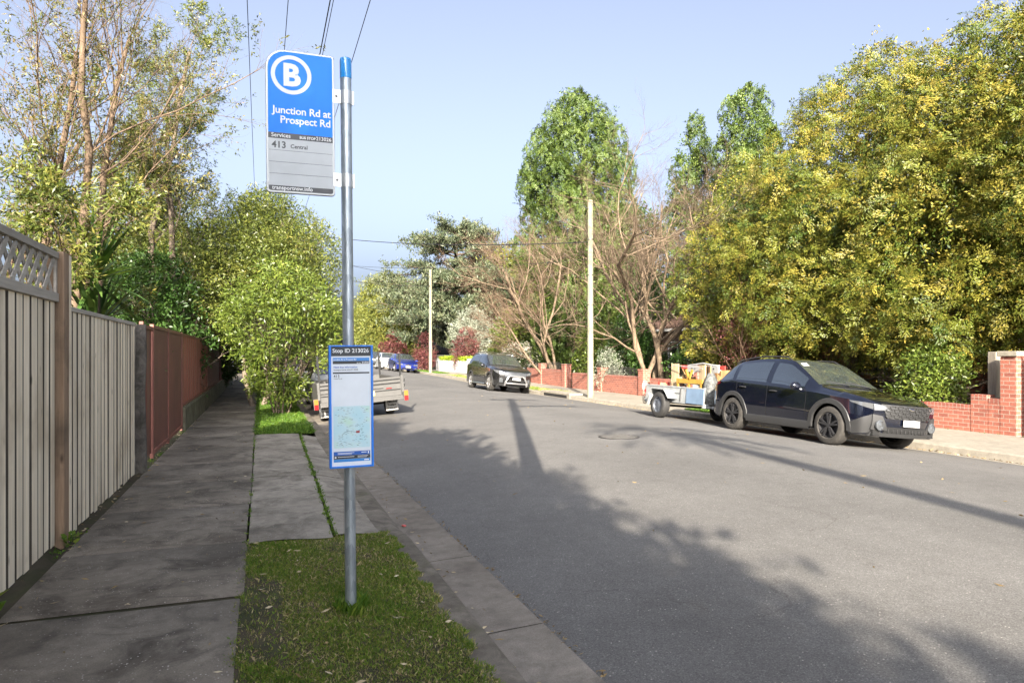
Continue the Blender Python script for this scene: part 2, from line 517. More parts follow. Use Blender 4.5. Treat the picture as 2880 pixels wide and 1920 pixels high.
def rpoly(x0, y0, x1, y1, r):
    """rounded rectangle; r = radii of BL, BR, TR, TL"""
    P = []
    for (cx, cy, rr, a0) in ((x0+r[0], y0+r[0], r[0], 180), (x1-r[1], y0+r[1], r[1], 270), (x1-r[2], y1-r[2], r[2], 0), (x0+r[3], y1-r[3], r[3], 90)):
        n = 12 if rr > .05 else 5
        for i in range(n+1):
            a = R(a0 + 90*i/n); P.append((cx + rr*math.cos(a), cy + rr*math.sin(a)))
    return P
stop = empty('bus_stop', (.532, 4.38, -.0), 0, 'blue bus stop sign and timetable case on a galvanised pole in the grass verge', 'bus stop')
stop.rotation_euler = (0, -.0096, 0)
pr = .0345
MB().tube([(0,0,-.15), (0,0,1.2), (0,0,2.4), (0,0,3.36)], pr, 28).build('pole', M['galv'], stop, True)
MB().lathe([(.0355,3.345), (.0365,3.35), (.0365,3.455), (.034,3.47), (.02,3.478), (0,3.48)], 28).build('pole_cap', M['cap_blue'], stop, True)
FX, FT = -.475, 3.472
def F(u, v, d=0): return at(FX+u, -.0125-d, FT-v)
W_, H_ = .403, .87
pl = MB(); pl.prism(rpoly(0, -H_, W_, 0, (.022,.022,.022,.115)), .022, F(0,0,-.022))
flag = pl.build('flag_sign', [M['sign_edge']], stop, False, bevel=.003)
q = .0125
b_ = MB()
b_.prism(rpoly(q, -.506, W_-q, -q, (.001,.001,.012,.104)), .0012, F(0,0,0)); b_.build('blue_panel', M['sign_blue'], flag)
b_ = MB(); b_.box((FX+q, -.0137, FT-.826), (FX+W_-q, -.0125, FT-.542)); b_.build('service_panel', M['sign_grey'], flag)
b_ = MB(); b_.box((FX+q, -.0138, FT-.5415), (FX+W_-q, -.0125, FT-.5065)); b_.build('service_bar', M['sign_dark'], flag)
b_ = MB(); b_.prism(rpoly(q, -.857, W_-q, -.8265, (.012,.012,.001,.001)), .0012, F(0,0,0)); b_.build('web_address_bar', M['sign_dark'], flag)
b_ = MB(); cu, cv = .149, .150
for i in range(56):
    a0, a1 = 2*math.pi*i/56, 2*math.pi*(i+1)/56
    P = [(cu+r*math.cos(a), -cv+r*math.sin(a)) for r, a in ((.094,a0), (.118,a0), (.118,a1), (.094,a1))]
    b_.prism(P, .0012, F(0,0,.0012))
b_.text('B', .182, F(cu, cv+.0625, .0016), 'CENTER', 0, .0075)
b_.build('route_symbol', M['ring'], flag)
b_ = MB()
b_.text('Junction Rd at', .0625, F(.380, .388, .0016), 'RIGHT', 0, .0009, spacing=.96)
b_.text('Prospect Rd', .0625, F(.380, .446, .0016), 'RIGHT', 0, .0009, spacing=.96)
b_.text('Services', .034, F(.030, .533, .0018), 'LEFT', 0, .0002)
b_.text('BUS STOP', .0215, F(.288, .533, .0018), 'RIGHT', 0, .0006)
b_.text('213026', .0305, F(.382, .533, .0018), 'RIGHT', 0, .0002)
b_.text('transportnsw.info', .033, F(.032, .850, .0018), 'LEFT', 0, .0003)
b_.build('white_lettering', M['sign_white'], flag)
b_ = MB()
b_.text('413', .056, F(.032, .598, .0016), 'LEFT', 0, .0012)
b_.text('Central', .033, F(.140, .595, .0016), 'LEFT', 0, .0007)
for v in (.612, .682, .753): b_.box((FX+.016, -.0146, FT-v-.0016), (FX+W_-.016, -.0137, FT-v))
b_.build('dark_lettering', M['sign_dark'], flag)
for z in (3.225, 2.705):
    c = MB()
    c.lathe([(.0355,-.042), (.0385,-.042), (.0385,.042), (.0355,.042)], 28, Matrix.Translation((0,0,z)))
    c.box((-.082, -.0165, z-.042), (-.034, -.0130, z+.042))
    c.box((.034, -.014, z-.042), (.047, -.004, z+.042))
    br = c.build('bracket', M['steel'], stop, True, 30)
    t = MB(); t.lathe([(0,.008), (.0075,.008), (.0085,.002), (.0085,0)], 6, Matrix.Translation((-.060,-.0165,z)) @ Matrix.Rotation(R(90), 4, 'X'))
    t.build('bolt', M['bolt'], br)
# timetable case
cx0, cx1, cz0, cz1 = -.128, .139, .922, 1.676
cy = -.086
c = MB()
c.box((cx0, cy+.004, cz0), (cx1, -.036, cz1))
for a, b2 in (((cx0, cz0), (cx0+.014, cz1)), ((cx1-.014, cz0), (cx1, cz1)), ((cx0+.014, cz0), (cx1-.014, cz0+.012)), ((cx0+.014, cz1-.009), (cx1-.014, cz1))):
    c.box((a[0], cy-.004, a[1]), (b2[0], cy+.004, b2[1]))
case = c.build('timetable_case', M['case_blue'], stop, bevel=.002)
def C(u, v, d=0): return at(cx0+.014+u, cy+.0035-d, cz1-.009-v)
cw, chh = cx1-cx0-.028, cz1-cz0-.021
def cbox(mb, u0, v0, u1, v1, d=.0006, mi=0):
    mb.box((cx0+.014+u0, cy+.0038-d-.0006, cz1-.009-v1), (cx0+.014+u1, cy+.0038-d, cz1-.009-v0), mi)
p = MB(); cbox(p, 0, 0, cw, chh, -.0002); p.build('timetable_sheet', M['paper'], case)
for q_ in ((0, 0, cw, .058), (.010, .088, cw-.008, .106), (.010, .157, cw-.008, .166), (.010, .668, cw-.008, .690)):
    p = MB(); cbox(p, *q_); p.build('dark_band', M['sign_dark'], case)
M['band_blue'] = simple('band_blue', (.03,.22,.60), .35, coat=.4); M['band_deep'] = simple('band_deep_blue', (.015,.10,.42), .35, coat=.4)
for q_ in ((.010, .068, cw-.008, .0875), (.010, .691, cw-.008, .708)):
    p = MB(); cbox(p, *q_); p.build('blue_band', M['band_blue'], case)
p = MB(); cbox(p, .010, .644, cw-.008, .6675); p.build('deep_blue_band', M['band_deep'], case)
m, nt, b = new_mat('route_map'); k = NT(nt)
k.l(k.ramp(k.noise(k.coords(), 9, 3), [(.38, (.40,.62,.70)), (.5, (.46,.64,.70)), (.62, (.45,.66,.58))]), b.inputs['Base Color']); b.inputs['Roughness'].default_value = .3
p = MB(); cbox(p, .011, .366, cw-.009, .622); p.build('route_map', m, case)
p = MB()
p.text('Stop ID 213026', .0345, C(.008, .036, .0012), 'LEFT', 0, .0004, .0003)
p.text('Junction Rd at Prospect Rd', .0125, C(.014, .083, .0012), 'LEFT', 0, .0003, .0003)
p.text('213026', .0145, C(cw-.011, .102, .0012), 'RIGHT', 0, .0003, .0003)
p.text('Bus stop', .007, C(cw-.060, .102, .0012), 'RIGHT', 0, .0002, .0003)
for v, w in ((.652, .10), (.658, .085), (.676, .10)): cbox(p, .034, v, .034+w, v+.0026, .0012)
cbox(p, cw-.062, .651, cw-.030, .655, .0012); cbox(p, cw-.022, .648, cw-.016, .662, .0012)
cbox(p, cw-.085, .674, cw-.020, .6765, .0012); cbox(p, cw-.085, .681, cw-.028, .6832, .0012)
cbox(p, cw-.045, .697, cw-.016, .703, .0012); cbox(p, .016, .674, .026, .684, .0012)
p.build('white_lettering', M['sign_white'], case)
p = MB(); p.text('Next bus information', .0165, C(.014, .131, .0008), 'LEFT', 0, .0003, .0003); p.build('blue_lettering', M['band_deep'], case)
p = MB()
p.text('transportnsw.info/213026', .0142, C(.014, .146, .0008), 'LEFT', 0, .0001, .0003)
p.text('413', .024, C(.014, .189, .0008), 'LEFT', 0, .0003, .0003)
p.text('Central Pitt St', .0088, C(.014, .199, .0008), 'LEFT', 0, .0001, .0003)
r_ = random.Random(8)
for i in range(130):
    u = r_.uniform(.016, cw-.03); v = r_.uniform(.372, .612); w = r_.choice((.006,.008,.010,.014))
    cbox(p, u, v, u+w, v+.0013, .0010)
pts = [(.060,.545), (.075,.528), (.095,.520), (.12,.522), (.145,.527), (.158,.529), (.170,.512)]
for (u0, v0), (u1, v1) in zip(pts[:-1], pts[1:]):
    p.bar((cx0+.014+u0, cy+.002, cz1-.009-v0), (cx0+.014+u1, cy+.002, cz1-.009-v1), .001, .0016)
p.build('dark_lettering', M['sign_dark'], case)
p = MB(); cbox(p, .146, .520, .168, .533, .0014); p.build('map_marker', simple('map_red', (.42,.06,.06), .4), case)

# ---------------------------------------------------------------- fences on the left
M['paling'] = wood('weathered_paling', (.73,.625,.45), (.94,.835,.645), 'Z', True, .85, (.55,.455,.32))
M['paling_shade'] = wood('paling_painted_shade', (.055,.048,.038), (.11,.095,.075), 'Z')  # dark tone paints in the shade of the gaps between palings
M['post_brown'] = wood('brown_timber_post', (.19,.125,.078), (.36,.255,.17), 'Z', True, .85, (.09,.07,.05))
M['rail'] = wood('grey_timber_rail', (.33,.30,.25), (.52,.48,.41), 'Y')
M['old_post'] = concrete('blackened_post', (.07,.063,.055), (.20,.18,.155), (.03,.027,.024), .5, False, .25, 2.2)
def palings(mb, mbk, y0, y1, z0, z1, x, seed, pitch=.168, w=.131):
    r = random.Random(seed); n = int(round((y1-y0)/pitch)); pt = (y1-y0)/n
    for i in range(n):
        y = y0 + pt*(i+.5); dx = r.uniform(-.004, .004); t = r.uniform(-.008, .008); zz = z0 + r.uniform(-.02, .012)
        hw = w/2 + r.uniform(-.006, .006)
        a = [(x-.03+dx, y-hw+t, zz), (x+dx, y-hw+t, zz), (x+dx, y+hw+t, zz), (x-.03+dx, y+hw+t, zz)]
        a += [(px, py-2*t, z1) for px, py, _ in a]
        mb.add(a, [(0,3,2,1),(4,5,6,7),(1,2,6,5),(3,0,4,7)]); mb.add(a, [(0,1,5,4),(2,3,7,6)], 1)  # side faces get the dark slot: recess shade put into their colour
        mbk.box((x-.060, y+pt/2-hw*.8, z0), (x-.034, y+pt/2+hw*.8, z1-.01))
f1 = empty('timber_fence', (-1.62, 4.0, 0), 0, 'tall grey paling fence topped with diagonal lattice and ending at a brown post', 'fence')
def fenced(root, mb, name, mat, **kw):
    loc = root.location
    mb.v = [(x-loc.x, y-loc.y, z-loc.z) for x, y, z in mb.v]
    return mb.build(name, mat, root, **kw)
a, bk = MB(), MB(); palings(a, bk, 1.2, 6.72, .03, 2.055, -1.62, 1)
fenced(f1, a, 'paling_panel', [M['paling'], M['paling_shade']]); fenced(f1, bk, 'backing_palings', M['paling_shade'])
a = MB()
for z, h in ((2.06, .075), (2.425, .055)): a.box((-1.66, 1.2, z), (-1.60, 6.735, z+h))
fenced(f1, a, 'rail', M['rail'], bevel=.004)
a = MB(); y = 1.0
while y < 6.62:                                   # two crossing layers of lattice slats
    for s, x in ((1, -1.618), (-1, -1.634)):
        ya, yb = (y, y+.29) if s > 0 else (y+.29, y)
        if 1.2 < min(ya, yb) and max(ya, yb) < 6.73: a.bar((x, ya, 2.135), (x, yb, 2.425), .052, .010, up=(1,0,0))
    y += .185
fenced(f1, a, 'lattice_panel', M['rail'])
a = MB(); a.box((-1.632, 6.70, 2.135), (-1.612, 6.735, 2.425)); fenced(f1, a, 'lattice_batten', M['rail'])
a = MB(); a.box((-1.70, 6.745, -.1), (-1.565, 6.905, 2.49)); fenced(f1, a, 'post', M['post_brown'], bevel=.008)
a = MB(); a.box((-1.60, 6.908, -.02), (-1.565, 6.985, 2.48)); fenced(f1, a, 'edge_board', M['paling'], bevel=.003)
f2 = empty('timber_fence', (-1.60, 8.7, 0), 0, 'lower grey paling fence between the brown post and the blackened post', 'fence')
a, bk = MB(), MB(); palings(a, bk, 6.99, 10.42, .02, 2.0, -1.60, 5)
fenced(f2, a, 'paling_panel', [M['paling'], M['paling_shade']]); fenced(f2, bk, 'backing_palings', M['paling_shade'])
a = MB(); a.box((-1.655, 6.99, 2.003), (-1.585, 10.43, 2.045)); fenced(f2, a, 'rail', M['rail'], bevel=.004)
p = empty('fence_post', (-1.56, 10.58, 0), 0, 'thick blackened old post between the grey palings and the red metal fence', 'post')
a = MB()
for i in range(9):
    z = -.1 + i*.266
a.tube([(.01,0,-.1), (0,0,.5), (-.012,.006,1.1), (.006,0,1.6), (0,0,2.03)], [.088,.084,.08,.082,.078], 8)
o = a.build('post_shaft', M['old_post'], p, True)
o.rotation_euler = (0,0,R(22))
def colorbond(name, c, dark):
    m, nt, b = new_mat(name); k = NT(nt)
    f = k.noise(k.coords('Object', (1,1,.35)), 1.6, 5, .6); g2 = k.noise(k.coords('Object', (1,1,.2)), 14, 5, .7)
    base = k.ramp(f, [(.3, dark), (.7, c)])
    base = k.mix(.5, base, k.ramp(g2, [(.3, .6), (.7, 1.3)]), 'MULTIPLY')
    rs = k.noise(k.coords(), 5, 6, .7); base = k.mix(k.ramp(rs, [(.62, 0.0), (.72, .7)]), base, (.23,.13,.085))
    k.l(base, b.inputs['Base Color']); b.inputs['Roughness'].default_value = .55
    return m
M['red_dark'] = colorbond('red_sheet_dark', (.165,.058,.042), (.105,.040,.030))
M['red_faded'] = colorbond('red_sheet_faded', (.33,.112,.083), (.23,.078,.058))
M['red_frame'] = colorbond('red_frame', (.24,.085,.06), (.15,.055,.04))
def ribbed(mb, y0, y1, z0, z1, x, pitch, depth, ztop=None):
    n = int((y1-y0)/pitch); P0 = []; P1 = []
    for i in range(n):
        ya = y0 + (y1-y0)*i/n; w = (y1-y0)/n
        for t, d in ((0, 0), (.62, 0), (.70, -depth), (.92, -depth)):
            P0.append((x+d, ya+w*t, z0 + rise(ya))); P1.append((x+d, ya+w*t, z1 + rise(ya)))
    P0.append((x, y1, z0 + rise(y1))); P1.append((x, y1, z1 + rise(y1)))
    mb.grid([P0, P1], 0, flip=True)
    mb.grid([[(a_[0]-.003, a_[1], a_[2]) for a_ in P0], [(a_[0]-.003, a_[1], a_[2]) for a_ in P1]], 0)
g1 = empty('metal_gate', (-1.58, 13.3, 0), 0, 'dark red ribbed metal driveway gate beside the blackened post', 'gate')
a = MB(); ribbed(a, 10.86, 11.72, .10, 1.99, -1.575, .43, .02); fenced(g1, a, 'side_sheet', M['red_dark'])
a = MB(); ribbed(a, 11.86, 13.62, .14, 2.02, -1.565, .10, .012); ribbed(a, 13.72, 15.86, .14, 2.04, -1.565, .10, .012); fenced(g1, a, 'gate_sheet', M['red_dark'])
a = MB()
for y in (10.80, 11.78, 13.66, 15.9): a.box((-1.60, y-.035, .02), (-1.545, y+.035, 2.08))
a.box((-1.595, 11.815, 2.02), (-1.55, 15.865, 2.07)); a.box((-1.595, 10.835, 1.99), (-1.55, 11.745, 2.04)); a.box((-1.595, 11.815, .08), (-1.54, 15.865, .135))
fenced(g1, a, 'gate_frame', M['red_frame'], bevel=.004)
wl = MB()
yy = [15.98, 18, 20.4, 22.6, 25, 28, 32, 36, 41]
wl.grid([[(-1.50, y, rise(y)-.1) for y in yy], [(-1.50, y, rise(y)+.47) for y in yy], [(-1.52, y, rise(y)+.50) for y in yy], [(-1.72, y, rise(y)+.50) for y in yy], [(-1.72, y, rise(y)-.1) for y in yy]], 0, flip=True)
wl.add([(-1.50,15.98,-.1), (-1.50,15.98,.47), (-1.52,15.98,.50), (-1.72,15.98,.50), (-1.72,15.98,-.1)], [(0,1,2,3,4)])
o = wl.build('low_wall', concrete('mossy_plinth', (.10,.095,.06), (.20,.185,.13), (.05,.048,.03), .56, False, .5, 1.6)); tag(o, 'low mossy concrete plinth wall under the far red metal fence', 'wall')
f3 = empty('metal_fence', (-1.6, 28, 0), 0, 'faded red metal sheet fence standing on the low mossy wall', 'fence')
a = MB(); ribbed(a, 16.0, 23.3, .52, 2.02, -1.60, .52, .03); fenced(f3, a, 'fence_sheet', M['red_faded'])
a = MB(); ribbed(a, 23.4, 30.5, .52, 1.96, -1.60, .40, .03); ribbed(a, 30.6, 41, .52, 2.0, -1.60, .52, .03); fenced(f3, a, 'fence_sheet', M['red_dark'])
a = MB()
for y in (23.35, 30.55, 40.98): a.box((-1.63, y-.03, .5+rise(y)), (-1.565, y+.03, 2.03+rise(y)))
for ya, yb, z in ((16.0, 23.31, 2.02), (23.39, 30.51, 1.96), (30.59, 40.94, 2.0)):
    a.bar((-1.6, ya, z+.025+rise(ya)), (-1.6, yb, z+.025+rise(yb)), .05, .05)
    a.bar((-1.585, ya, .525+rise(ya)), (-1.585, yb, .525+rise(yb)), .05, .04)
fenced(f3, a, 'fence_frame', M['red_frame'])

# ---------------------------------------------------------------- power poles and wires
M['pole_wood'] = wood('grey_power_pole', (.17,.145,.115), (.30,.265,.215), 'Z', False, .85)
M['pole_pale'] = wood('pale_timber_pole', (.19,.178,.12), (.30,.28,.20), 'Z', False, .85, (.14,.14,.09))
M['wire'] = simple('black_wire', (.012,.012,.014), .5)
M['insulator'] = simple('insulator', (.35,.33,.30), .3)
def power_pole(x, y, h, arms, label):
    r = empty('power_pole', (x, y, gz(x, y)), 0, label, 'power pole', 'street power poles')
    MB().tube([(0,0,-.3), (0,0,h*.5), (0,0,h)], [.17,.145,.115], 14).build('pole', M['pole_wood'], r, True)
    for x0, x1, z in arms:
        c = MB().box((x0-x, -.14-.05, z-.06), (x1-x, -.14+.05, z+.06)).build('crossarm', M['pole_wood'], r)
        for xx in (x0+.08, (x0+x1)/2+.25, x1-.08):
            MB().lathe([(0,.16), (.03,.16), (.045,.1), (.03,.05), (.02,0)], 8, Matrix.Translation((xx-x, -.14, z+.06))).build('insulator', M['insulator'], c, True)
    return r
power_pole(.32, -.60, 10.35, [(-.45, 1.25, 10.1), (.1, 2.3, 8.75)], 'tall grey timber power pole close beside the camera on the verge')
power_pole(.35, 48.0, 10.4, [(-.45, 1.25, 10.1), (.1, 2.3, 8.75)], 'grey power pole down the street among the verge trees')
wl_root = 0
def wire(p, q, sag, r, label, n=24):
    p, q = Vector(p), Vector(q)
    P = [p.lerp(q, i/n) - Vector((0,0,sag*4*(i/n)*(1-i/n))) for i in range(n+1)]
    tag(MB().tube(P, r, 5, cap=False).build('overhead_wire', M['wire']), label, 'wire')
for x0, z, r, lb in ((-.30, 10.3, .010, 'thin black wire farthest to the left of the sign, hanging over the verge'),
                 (.60, 10.3, .010, 'thin black wire crossing the sky just above the blue sign'),
                 (1.28, 8.95, .013, 'thick black cable coming down between sign and pole, the left of a close pair'),
                 (1.34, 8.95, .008, 'thin black wire right alongside the thick cable above the sign'),
                 (2.02, 8.95, .009, 'thin black wire farthest right, passing behind the blue pole cap')):
    wire((x0, -.69, z), (x0, 47.86, z + rise(48)), .55, r, lb)
tp = []
for (x, y, h, lb) in ((11.97, 23.75, 7.62, 'pale bare timber pole by the drain on the right kerb, nearer of two'), (11.9, 50.0, 7.7, 'pale bare timber pole by the white fence down the street')):
    z = zright(y); r = empty('utility_pole', (x, y, z), 0, lb, 'utility pole', 'pale poles on the right kerb')
    MB().tube([(0,0,-.2), (0,0,h*.5), (0,0,h-.02), (0,0,h)], [.125,.112,.1,.085], 14).build('pole', M['pole_pale'], r, True)
    for zz in (h*.47, h*.62, h*.8): MB().lathe([(.116,-.015), (.124,-.015), (.124,.015), (.116,.015)], 14, Matrix.Translation((0,0,zz))).build('steel_band', M['bolt'], r)
    MB().bar((-.10,-.02,h-.35), (-.32,-.05,h-.25), .03, .03).build('bracket', M['bolt'], r)
    tp.append((x, y, z, h))
P1 = (.35, 48, 10.2)
wire((.35, 47.9, 10.0), (11.86, 23.75, 5.95), .5, .018, 'thick service cable crossing the street to the nearer pale pole')
wire((.35, 47.9, 8.2), (11.86, 23.75, 5.3), .6, .008, 'thin service wire crossing the street below the thick cable')
wire((.45, 47.9, 9.2), (11.9, 49.9, 7.4), .5, .014, 'service cable crossing to the farther pale pole, upper of two')
wire((.45, 47.9, 7.6), (11.9, 49.9, 6.7), .4, .014, 'service cable crossing to the farther pale pole, lower of two')
# ---------------------------------------------------------------- vegetation
def unit(a): return a/np.maximum(np.linalg.norm(a, axis=-1, keepdims=True), 1e-9)
def rdir(g, n):
    return unit(g.normal(size=(n, 3)))
def quad_mesh(name, Q, rnd, mats, parent=None, mi=None):
    n = len(Q); me = bpy.data.meshes.new(name)
    me.vertices.add(4*n); me.vertices.foreach_set('co', np.ascontiguousarray(Q, dtype=np.float32).ravel())
    me.loops.add(4*n); me.loops.foreach_set('vertex_index', np.arange(4*n, dtype=np.int32))
    me.polygons.add(n); me.polygons.foreach_set('loop_start', np.arange(0, 4*n, 4, dtype=np.int32))
    if mi is not None: me.polygons.foreach_set('material_index', np.asarray(mi, dtype=np.int32))
    me.update(calc_edges=True)
    a = me.attributes.new('rnd', 'FLOAT', 'FACE'); a.data.foreach_set('value', np.clip(rnd, 0, 1).astype(np.float32))
    return link_mesh(name, me, mats, parent)
def leaf_quads(g, P, D, L, W, fold=.25):
    n = len(P); L = np.broadcast_to(L, (n,))[:, None]; W = np.broadcast_to(W, (n,))[:, None]
    S = unit(np.cross(D, rdir(g, n))); N = np.cross(D, S)
    mid = P + D*L*.48 + N*W*fold*g.uniform(-.2, 1, (n, 1))
    return np.stack([P, mid + S*W*.5, P + D*L, mid - S*W*.5], 1)
def tubes(name, batches, mat, parent=None, n=6, smooth=True):
    """batches of (pts (B,k,3), radii (B,k)); one mesh of tapered tubes"""
    V, Fc, off = [], [], 0
    for pts, rad, n in batches:
        B, kk, _ = pts.shape
        T = unit(np.gradient(pts, axis=1))
        ref = np.where(np.abs(T[:, :1, 2:3]) < .85, np.array([0, 0, 1.]), np.array([1., 0, 0]))
        ref = np.broadcast_to(ref, T.shape)
        A = unit(np.cross(T, ref)); Bv = np.cross(A, T)
        w = np.linspace(0, 2*np.pi, n, endpoint=False)
        ring = pts[:, :, None, :] + rad[:, :, None, None]*(A[:, :, None, :]*np.cos(w)[None, None, :, None] + Bv[:, :, None, :]*np.sin(w)[None, None, :, None])
        V.append(ring.reshape(-1, 3))
        idx = np.arange(B*kk*n).reshape(B, kk, n) + off
        a = idx[:, :-1, :]; b = np.roll(a, -1, 2); c = idx[:, 1:, :]; d = np.roll(c, -1, 2)
        Fc.append(np.stack([a, b, d, c], -1).reshape(-1, 4)); off += B*kk*n
    V = np.concatenate(V); Fc = np.concatenate(Fc).astype(np.int32); m_ = len(Fc)
    me = bpy.data.meshes.new(name)
    me.vertices.add(len(V)); me.vertices.foreach_set('co', V.astype(np.float32).ravel())
    me.loops.add(4*m_); me.loops.foreach_set('vertex_index', Fc.ravel())
    me.polygons.add(m_); me.polygons.foreach_set('loop_start', np.arange(0, 4*m_, 4, dtype=np.int32))
    me.polygons.foreach_set('use_smooth', np.ones(m_, dtype=bool))
    me.update(calc_edges=True)
    return link_mesh(name, me, mat, parent)
def grow(g, P, D, L, r, kk=6, wig=.12, up=.05, taper=.4, pull=None):
    P = np.asarray(P, float); D = unit(np.asarray(D, float)); B = len(P)
    L = np.broadcast_to(L, (B,)).astype(float); r = np.broadcast_to(r, (B,)).astype(float)
    pts = [P]; d = D; p = P
    for i in range(kk-1):
        d = d + g.normal(0, wig, (B, 3)); d[:, 2] += up
        if pull is not None: d = d + pull
        d = unit(d); p = p + d*(L/(kk-1))[:, None]; pts.append(p)
    t = np.linspace(0, 1, kk)
    return np.stack(pts, 1), r[:, None]*(1 - (1-taper)*t)[None, :]
def sprout(g, pts, rad, n, tmin=.3, ang=(.5, 1.0), tip=True):
    B, kk, _ = pts.shape
    t = g.uniform(tmin, 1, (B, n))
    if tip: t[:, 0] = 1.0
    f = t*(kk-1); i = np.minimum(f.astype(int), kk-2); w = (f-i)[..., None]
    b = np.arange(B)[:, None]
    p = pts[b, i]*(1-w) + pts[b, i+1]*w
    T = unit(pts[b, i+1] - pts[b, i]); rr = rad[b, i]*(1-w[..., 0]) + rad[b, i+1]*w[..., 0]
    a = g.uniform(ang[0], ang[1], (B, n))
    if tip: a[:, 0] *= .35
    S = unit(np.cross(T, rdir(g, B*n).reshape(B, n, 3)))
    d = T*np.cos(a)[..., None] + S*np.sin(a)[..., None]
    return p.reshape(-1, 3), d.reshape(-1, 3), rr.ravel(), t.ravel()
def skeleton(g, P0, D0, L0, r0, levels, k0=9, wig0=.07, up0=.05, taper0=.35):
    """levels: dicts n, len, ang, wig, up, k, rad, tmin. Returns all batches"""
    pts, rad = grow(g, P0, D0, L0, r0, k0, wig0, up0, taper0)
    out = [(pts, rad, 9)]; Lp = np.broadcast_to(L0, (len(P0),)).astype(float)
    for lv in levels:
        n = lv['n']
        p, d, rr, t = sprout(g, pts, rad, n, lv.get('tmin', .3), lv.get('ang', (.5, 1.0)))
        L = np.repeat(Lp, n)*lv['len']*(1.15 - .6*t)*g.uniform(.7, 1.25, len(p))
        r = rr*lv.get('rad', .6)
        pts, rad = grow(g, p, d, L, r, lv.get('k', 5), lv.get('wig', .15), lv.get('up', .05), lv.get('taper', .35), lv.get('pull'))
        Lp = L; out.append((pts, rad, lv.get('sides', 4)))
    return out
def lobes(g, prof, n, rl, c=(0, 0), fill=.85, ell=1.0):
    """lobe centres spread over a lathed profile of (height, radius)"""
    h = np.array([q[0] for q in prof], float); r = np.array([q[1] for q in prof], float)
    hh = np.linspace(h[0], h[-1], 200); w = np.interp(hh, h, r) + .25*r.max()*0.3; cdf = np.cumsum(w); cdf /= cdf[-1]
    z = np.interp(g.uniform(0, 1, n), cdf, hh); R_ = np.interp(z, h, r)
    a = np.arange(n)*2.39996 + g.uniform(-.4, .4, n)
    rad = g.uniform(rl[0], rl[1], n); rad = np.minimum(rad, R_*.75 + .28*rl[0] + .12)
    q = np.maximum(R_ - rad*fill, 0)*np.where(g.uniform(size=n) < .82, g.uniform(.86, 1.06, n), g.uniform(.2, .8, n))
    return np.stack([c[0] + q*np.cos(a), c[1] + q*np.sin(a)*ell, z], 1), rad
def on_lobes(g, C, r, dens, inside=.78, jitter=.12, zsq=1.0, face=None, back=1.0):
    P, N, I = [], [], []
    for i in range(len(C)):
        n = max(6, int(dens*4*math.pi*r[i]**2)); d = rdir(g, n)
        if face is not None and back < 1: d = d[(d @ face > -.25) | (g.uniform(size=n) < back)]
        n = len(d)
        P.append(C[i] + d*np.array([1, 1, zsq])*(r[i]*(1 + g.normal(0, jitter, n)))[:, None]); N.append(d); I.append(np.full(n, i))
    P = np.concatenate(P); N = np.concatenate(N); I = np.concatenate(I)
    keep = np.ones(len(P), bool)
    for i in range(len(C)):
        dd = (P - C[i])/np.array([1, 1, zsq])
        keep &= ~((np.einsum('ij,ij->i', dd, dd) < (inside*r[i])**2) & (I != i))
    return P[keep], N[keep], I[keep]
def sprays(g, P, N, m_, length, width, leafL, leafW, upw=.4, flat=True, tone=None, jit=.35, hang=0.0):
    """flat feathery fans of small scale-leaf sprigs; each fan lies in one plane that faces outward"""
    n = len(P)
    F = unit(N*.75 + np.array([0, 0, .35*(1-upw)]) + g.normal(0, jit, (n, 3)))            # plane normal
    A = N*.35 + rdir(g, n)*.5 + np.array([0, 0, upw - hang]); A = unit(A - F*np.sum(A*F, 1, keepdims=True))
    S = np.cross(F, A)
    t = g.uniform(0, 1, (n, m_)); s = g.uniform(-1, 1, (n, m_))*(.35 + .65*(1-t))
    base = P[:, None, :] + A[:, None, :]*(t*length)[..., None] + S[:, None, :]*(s*width*.5)[..., None] + g.normal(0, .014, (n, m_, 3))
    D = unit(A[:, None, :]*.9 + S[:, None, :]*(s*1.2)[..., None] + g.normal(0, .18, (n, m_, 3))).reshape(-1, 3)
    Ff = unit(np.repeat(F, m_, 0) + g.normal(0, .28, (n*m_, 3))); Sd = unit(np.cross(D, Ff))
    L = leafL*g.uniform(.6, 1.3, (n*m_, 1)); W = leafW*g.uniform(.7, 1.3, (n*m_, 1)); b = base.reshape(-1, 3)
    mid = b + D*L*.5
    Q = np.stack([b, mid + Sd*W*.5, b + D*L, mid - Sd*W*.5], 1)
    ct = g.uniform(0, 1, n) if tone is None else tone
    rnd = (ct[:, None]*.80 + g.uniform(0, .20, (n, m_))).ravel()
    return Q, rnd
def leaves_at(g, P, N, m_, spread, leafL, leafW, droop=0.0, tone=None, out=.6):
    n = len(P)
    b = P[:, None, :] + g.normal(0, spread, (n, m_, 3))
    D = unit(N[:, None, :]*out + rdir(g, n*m_).reshape(n, m_, 3) + np.array([0, 0, -droop]))
    Q = leaf_quads(g, b.reshape(-1, 3), D.reshape(-1, 3), leafL*g.uniform(.6, 1.3, n*m_), leafW*g.uniform(.7, 1.25, n*m_))
    ct = g.uniform(0, 1, n) if tone is None else tone
    return Q, (ct[:, None]*.6 + g.uniform(0, .4, (n, m_))).ravel()
CAMP = np.array([0, 0, 1.62])
def plant(name, x, y, label, cat, group=None):
    o = empty(name, (x, y, gz(x, y)), 0, label, cat, group)
    f = np.array([-x, -y, 0.]); return o, f/np.linalg.norm(f)

